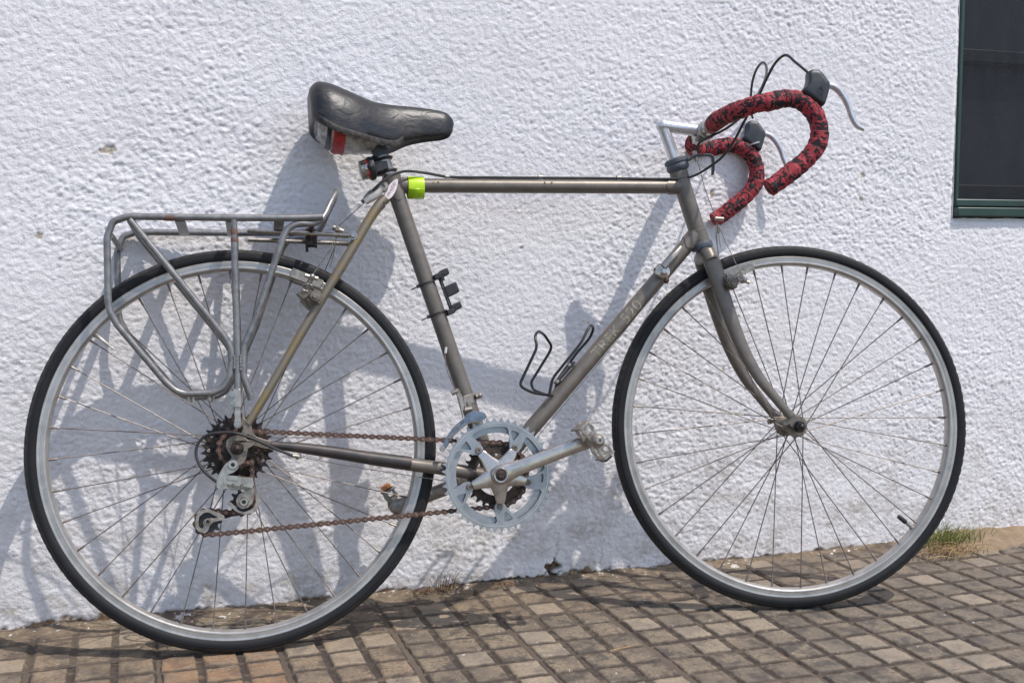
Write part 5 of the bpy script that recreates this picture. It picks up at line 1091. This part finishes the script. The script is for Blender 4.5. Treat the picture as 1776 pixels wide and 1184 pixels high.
m_ = MB(); m_.tube([(.1021,-.065,.3247),(.1794,-.052,.3065),(.2384,-.046,.2944),(.3554,-.03,.2711),(.4131,-.022,.2599)], .0007, 5); m_.tube(spline([(.0257,-.076,.2817),(.0396,-.076,.282),(.0491,-.074,.2852),(.0538,-.072,.2892)], 4), .0006, 5); m_.obj('shift_wire', 'wire', bike)

# front derailleur
fd = node('front_derailleur', bike)
def fplate(px, th, mat, name, holes=(), bev=.001): m_ = MB(); m_.plate([px] + list(holes), th, Y); return m_.obj(name, mat, fd, bevel=bev)
cagep = fillet([(.4008,-.059,.3912),(.4191,-.059,.3886),(.4239,-.059,.3808),(.4217,-.059,.3759),(.4062,-.059,.3735),(.3918,-.059,.371),(.3793,-.059,.3634),(.3668,-.059,.3529),(.3562,-.059,.3394),(.3497,-.059,.3278),(.3456,-.059,.325),(.3437,-.059,.33),(.3491,-.059,.3407),(.3567,-.059,.3533),(.3651,-.059,.364),(.3767,-.059,.3735),(.3861,-.059,.3802),(.3904,-.059,.3871)], .002, 3, True)
fplate(cagep, .0022, 'derailleur_blue', 'cage_plate', [[(.368,-.059,.3599),(.3765,-.059,.3695),(.3848,-.059,.3747),(.3858,-.059,.3727),(.3774,-.059,.3665),(.3705,-.059,.3588)], [(.3543,-.059,.3435),(.3596,-.059,.3512),(.3648,-.059,.3555),(.3663,-.059,.354),(.3605,-.059,.3477),(.3562,-.059,.3414)]])
fplate(fillet([(.4075,-.034,.3901),(.4281,-.034,.3874),(.4309,-.034,.3791),(.4109,-.034,.3717),(.3964,-.034,.3692),(.3837,-.034,.3606),(.3709,-.034,.3489),(.3602,-.034,.3353),(.3537,-.034,.3255),(.3518,-.034,.3306),(.3606,-.034,.3483),(.3809,-.034,.3688),(.3949,-.034,.3845)], .002, 2, True), .0016, 'alu_dull', 'cage_plate')
m_ = MB(); m_.cyl((.3445,-.06,.328), (.349,-.032,.3277), .0048, 12); m_.obj('cage_bolt', 'chrome', fd)
m_ = MB(); m_.cyl((.3893,-.044,.3935), (.4027,-.044,.3956), .0042, 12); m_.cyl((.3898,-.04,.4149), (.3991,-.04,.4176), .0042, 12); m_.obj('link_pin', 'alu_dull', fd)
fplate(fillet([(.3711,-.05,.4292),(.3763,-.05,.4326),(.3803,-.05,.429),(.3859,-.05,.4147),(.3875,-.05,.4025),(.3861,-.05,.3925),(.382,-.05,.3916),(.3804,-.05,.4048),(.3778,-.05,.4169)], .0025, 3, True), .007, 'alu_dull', 'link_arm')
fplate(fillet([(.3877,-.046,.4168),(.3991,-.046,.4194),(.4018,-.046,.4082),(.4008,-.046,.3951),(.3899,-.046,.3924)], .002, 3, True), .006, 'alu_dull', 'link_arm', [[(.391,-.046,.4076),(.3951,-.046,.4074),(.3958,-.046,.3998),(.3922,-.046,.3994)]])
m_ = MB(); cb = on_seat((.4042,0,.4139)); m_.tube([cb - sd * .008, cb + sd * .008], .0162, 24); m_.cyl(cb + sn * .014 - Y * .012, cb + sn * .024 - Y * .012, .0055, 10); m_.ball(cb + sn * .022 - Y * .014, .0052, 10); m_.obj('clamp_band', 'alu_dull', fd)
m_ = MB(); m_.cyl((.3658,-.05,.4234), (.3761,-.05,.4271), .0042, 10); m_.obj('cable_anchor', 'alu_dull', fd)
m_ = MB(); m_.tube(spline([(.3638,-.014,.503),(.3619,-.02,.4923),(.3615,-.036,.4667),(.3681,-.046,.4416),(.3731,-.05,.4282),(.3793,-.05,.4028),(.3857,-.044,.3805)], 4), .0009, 6); m_.obj('shift_wire', 'wire', bike)
m_ = MB(); m_.cyl((.365,-.014,.5071), (.3632,-.016,.4957), .0026, 8); m_.obj('cable_stop', 'bead', bike)

# moulded lettering on the rear tyre
def tyre_text(txt, size, C, a_start, parent, r0):
    vs_, fs_ = text_mesh(txt, size); out = []
    for v in vs_:
        r = r0 - v.y * -1; a = rad(a_start) - v.x / r0
        t = (r - .3255) / .008; y = -.0149 - .00045 * math.sin(min(max(t, 0), 1) * math.pi)
        out.append(Vector((C.x + r * math.cos(a), y - .0002, C.z + r * math.sin(a))))
    m_ = MB(); m_.add(out, fs_); m_.obj('sidewall_lettering', 'black_gloss', parent, smooth=0)
tyre_text('INFLATE TO 65-90 P.S.I./4.5-6.2 BAR', .0068, RH, 36, rw, .3262)
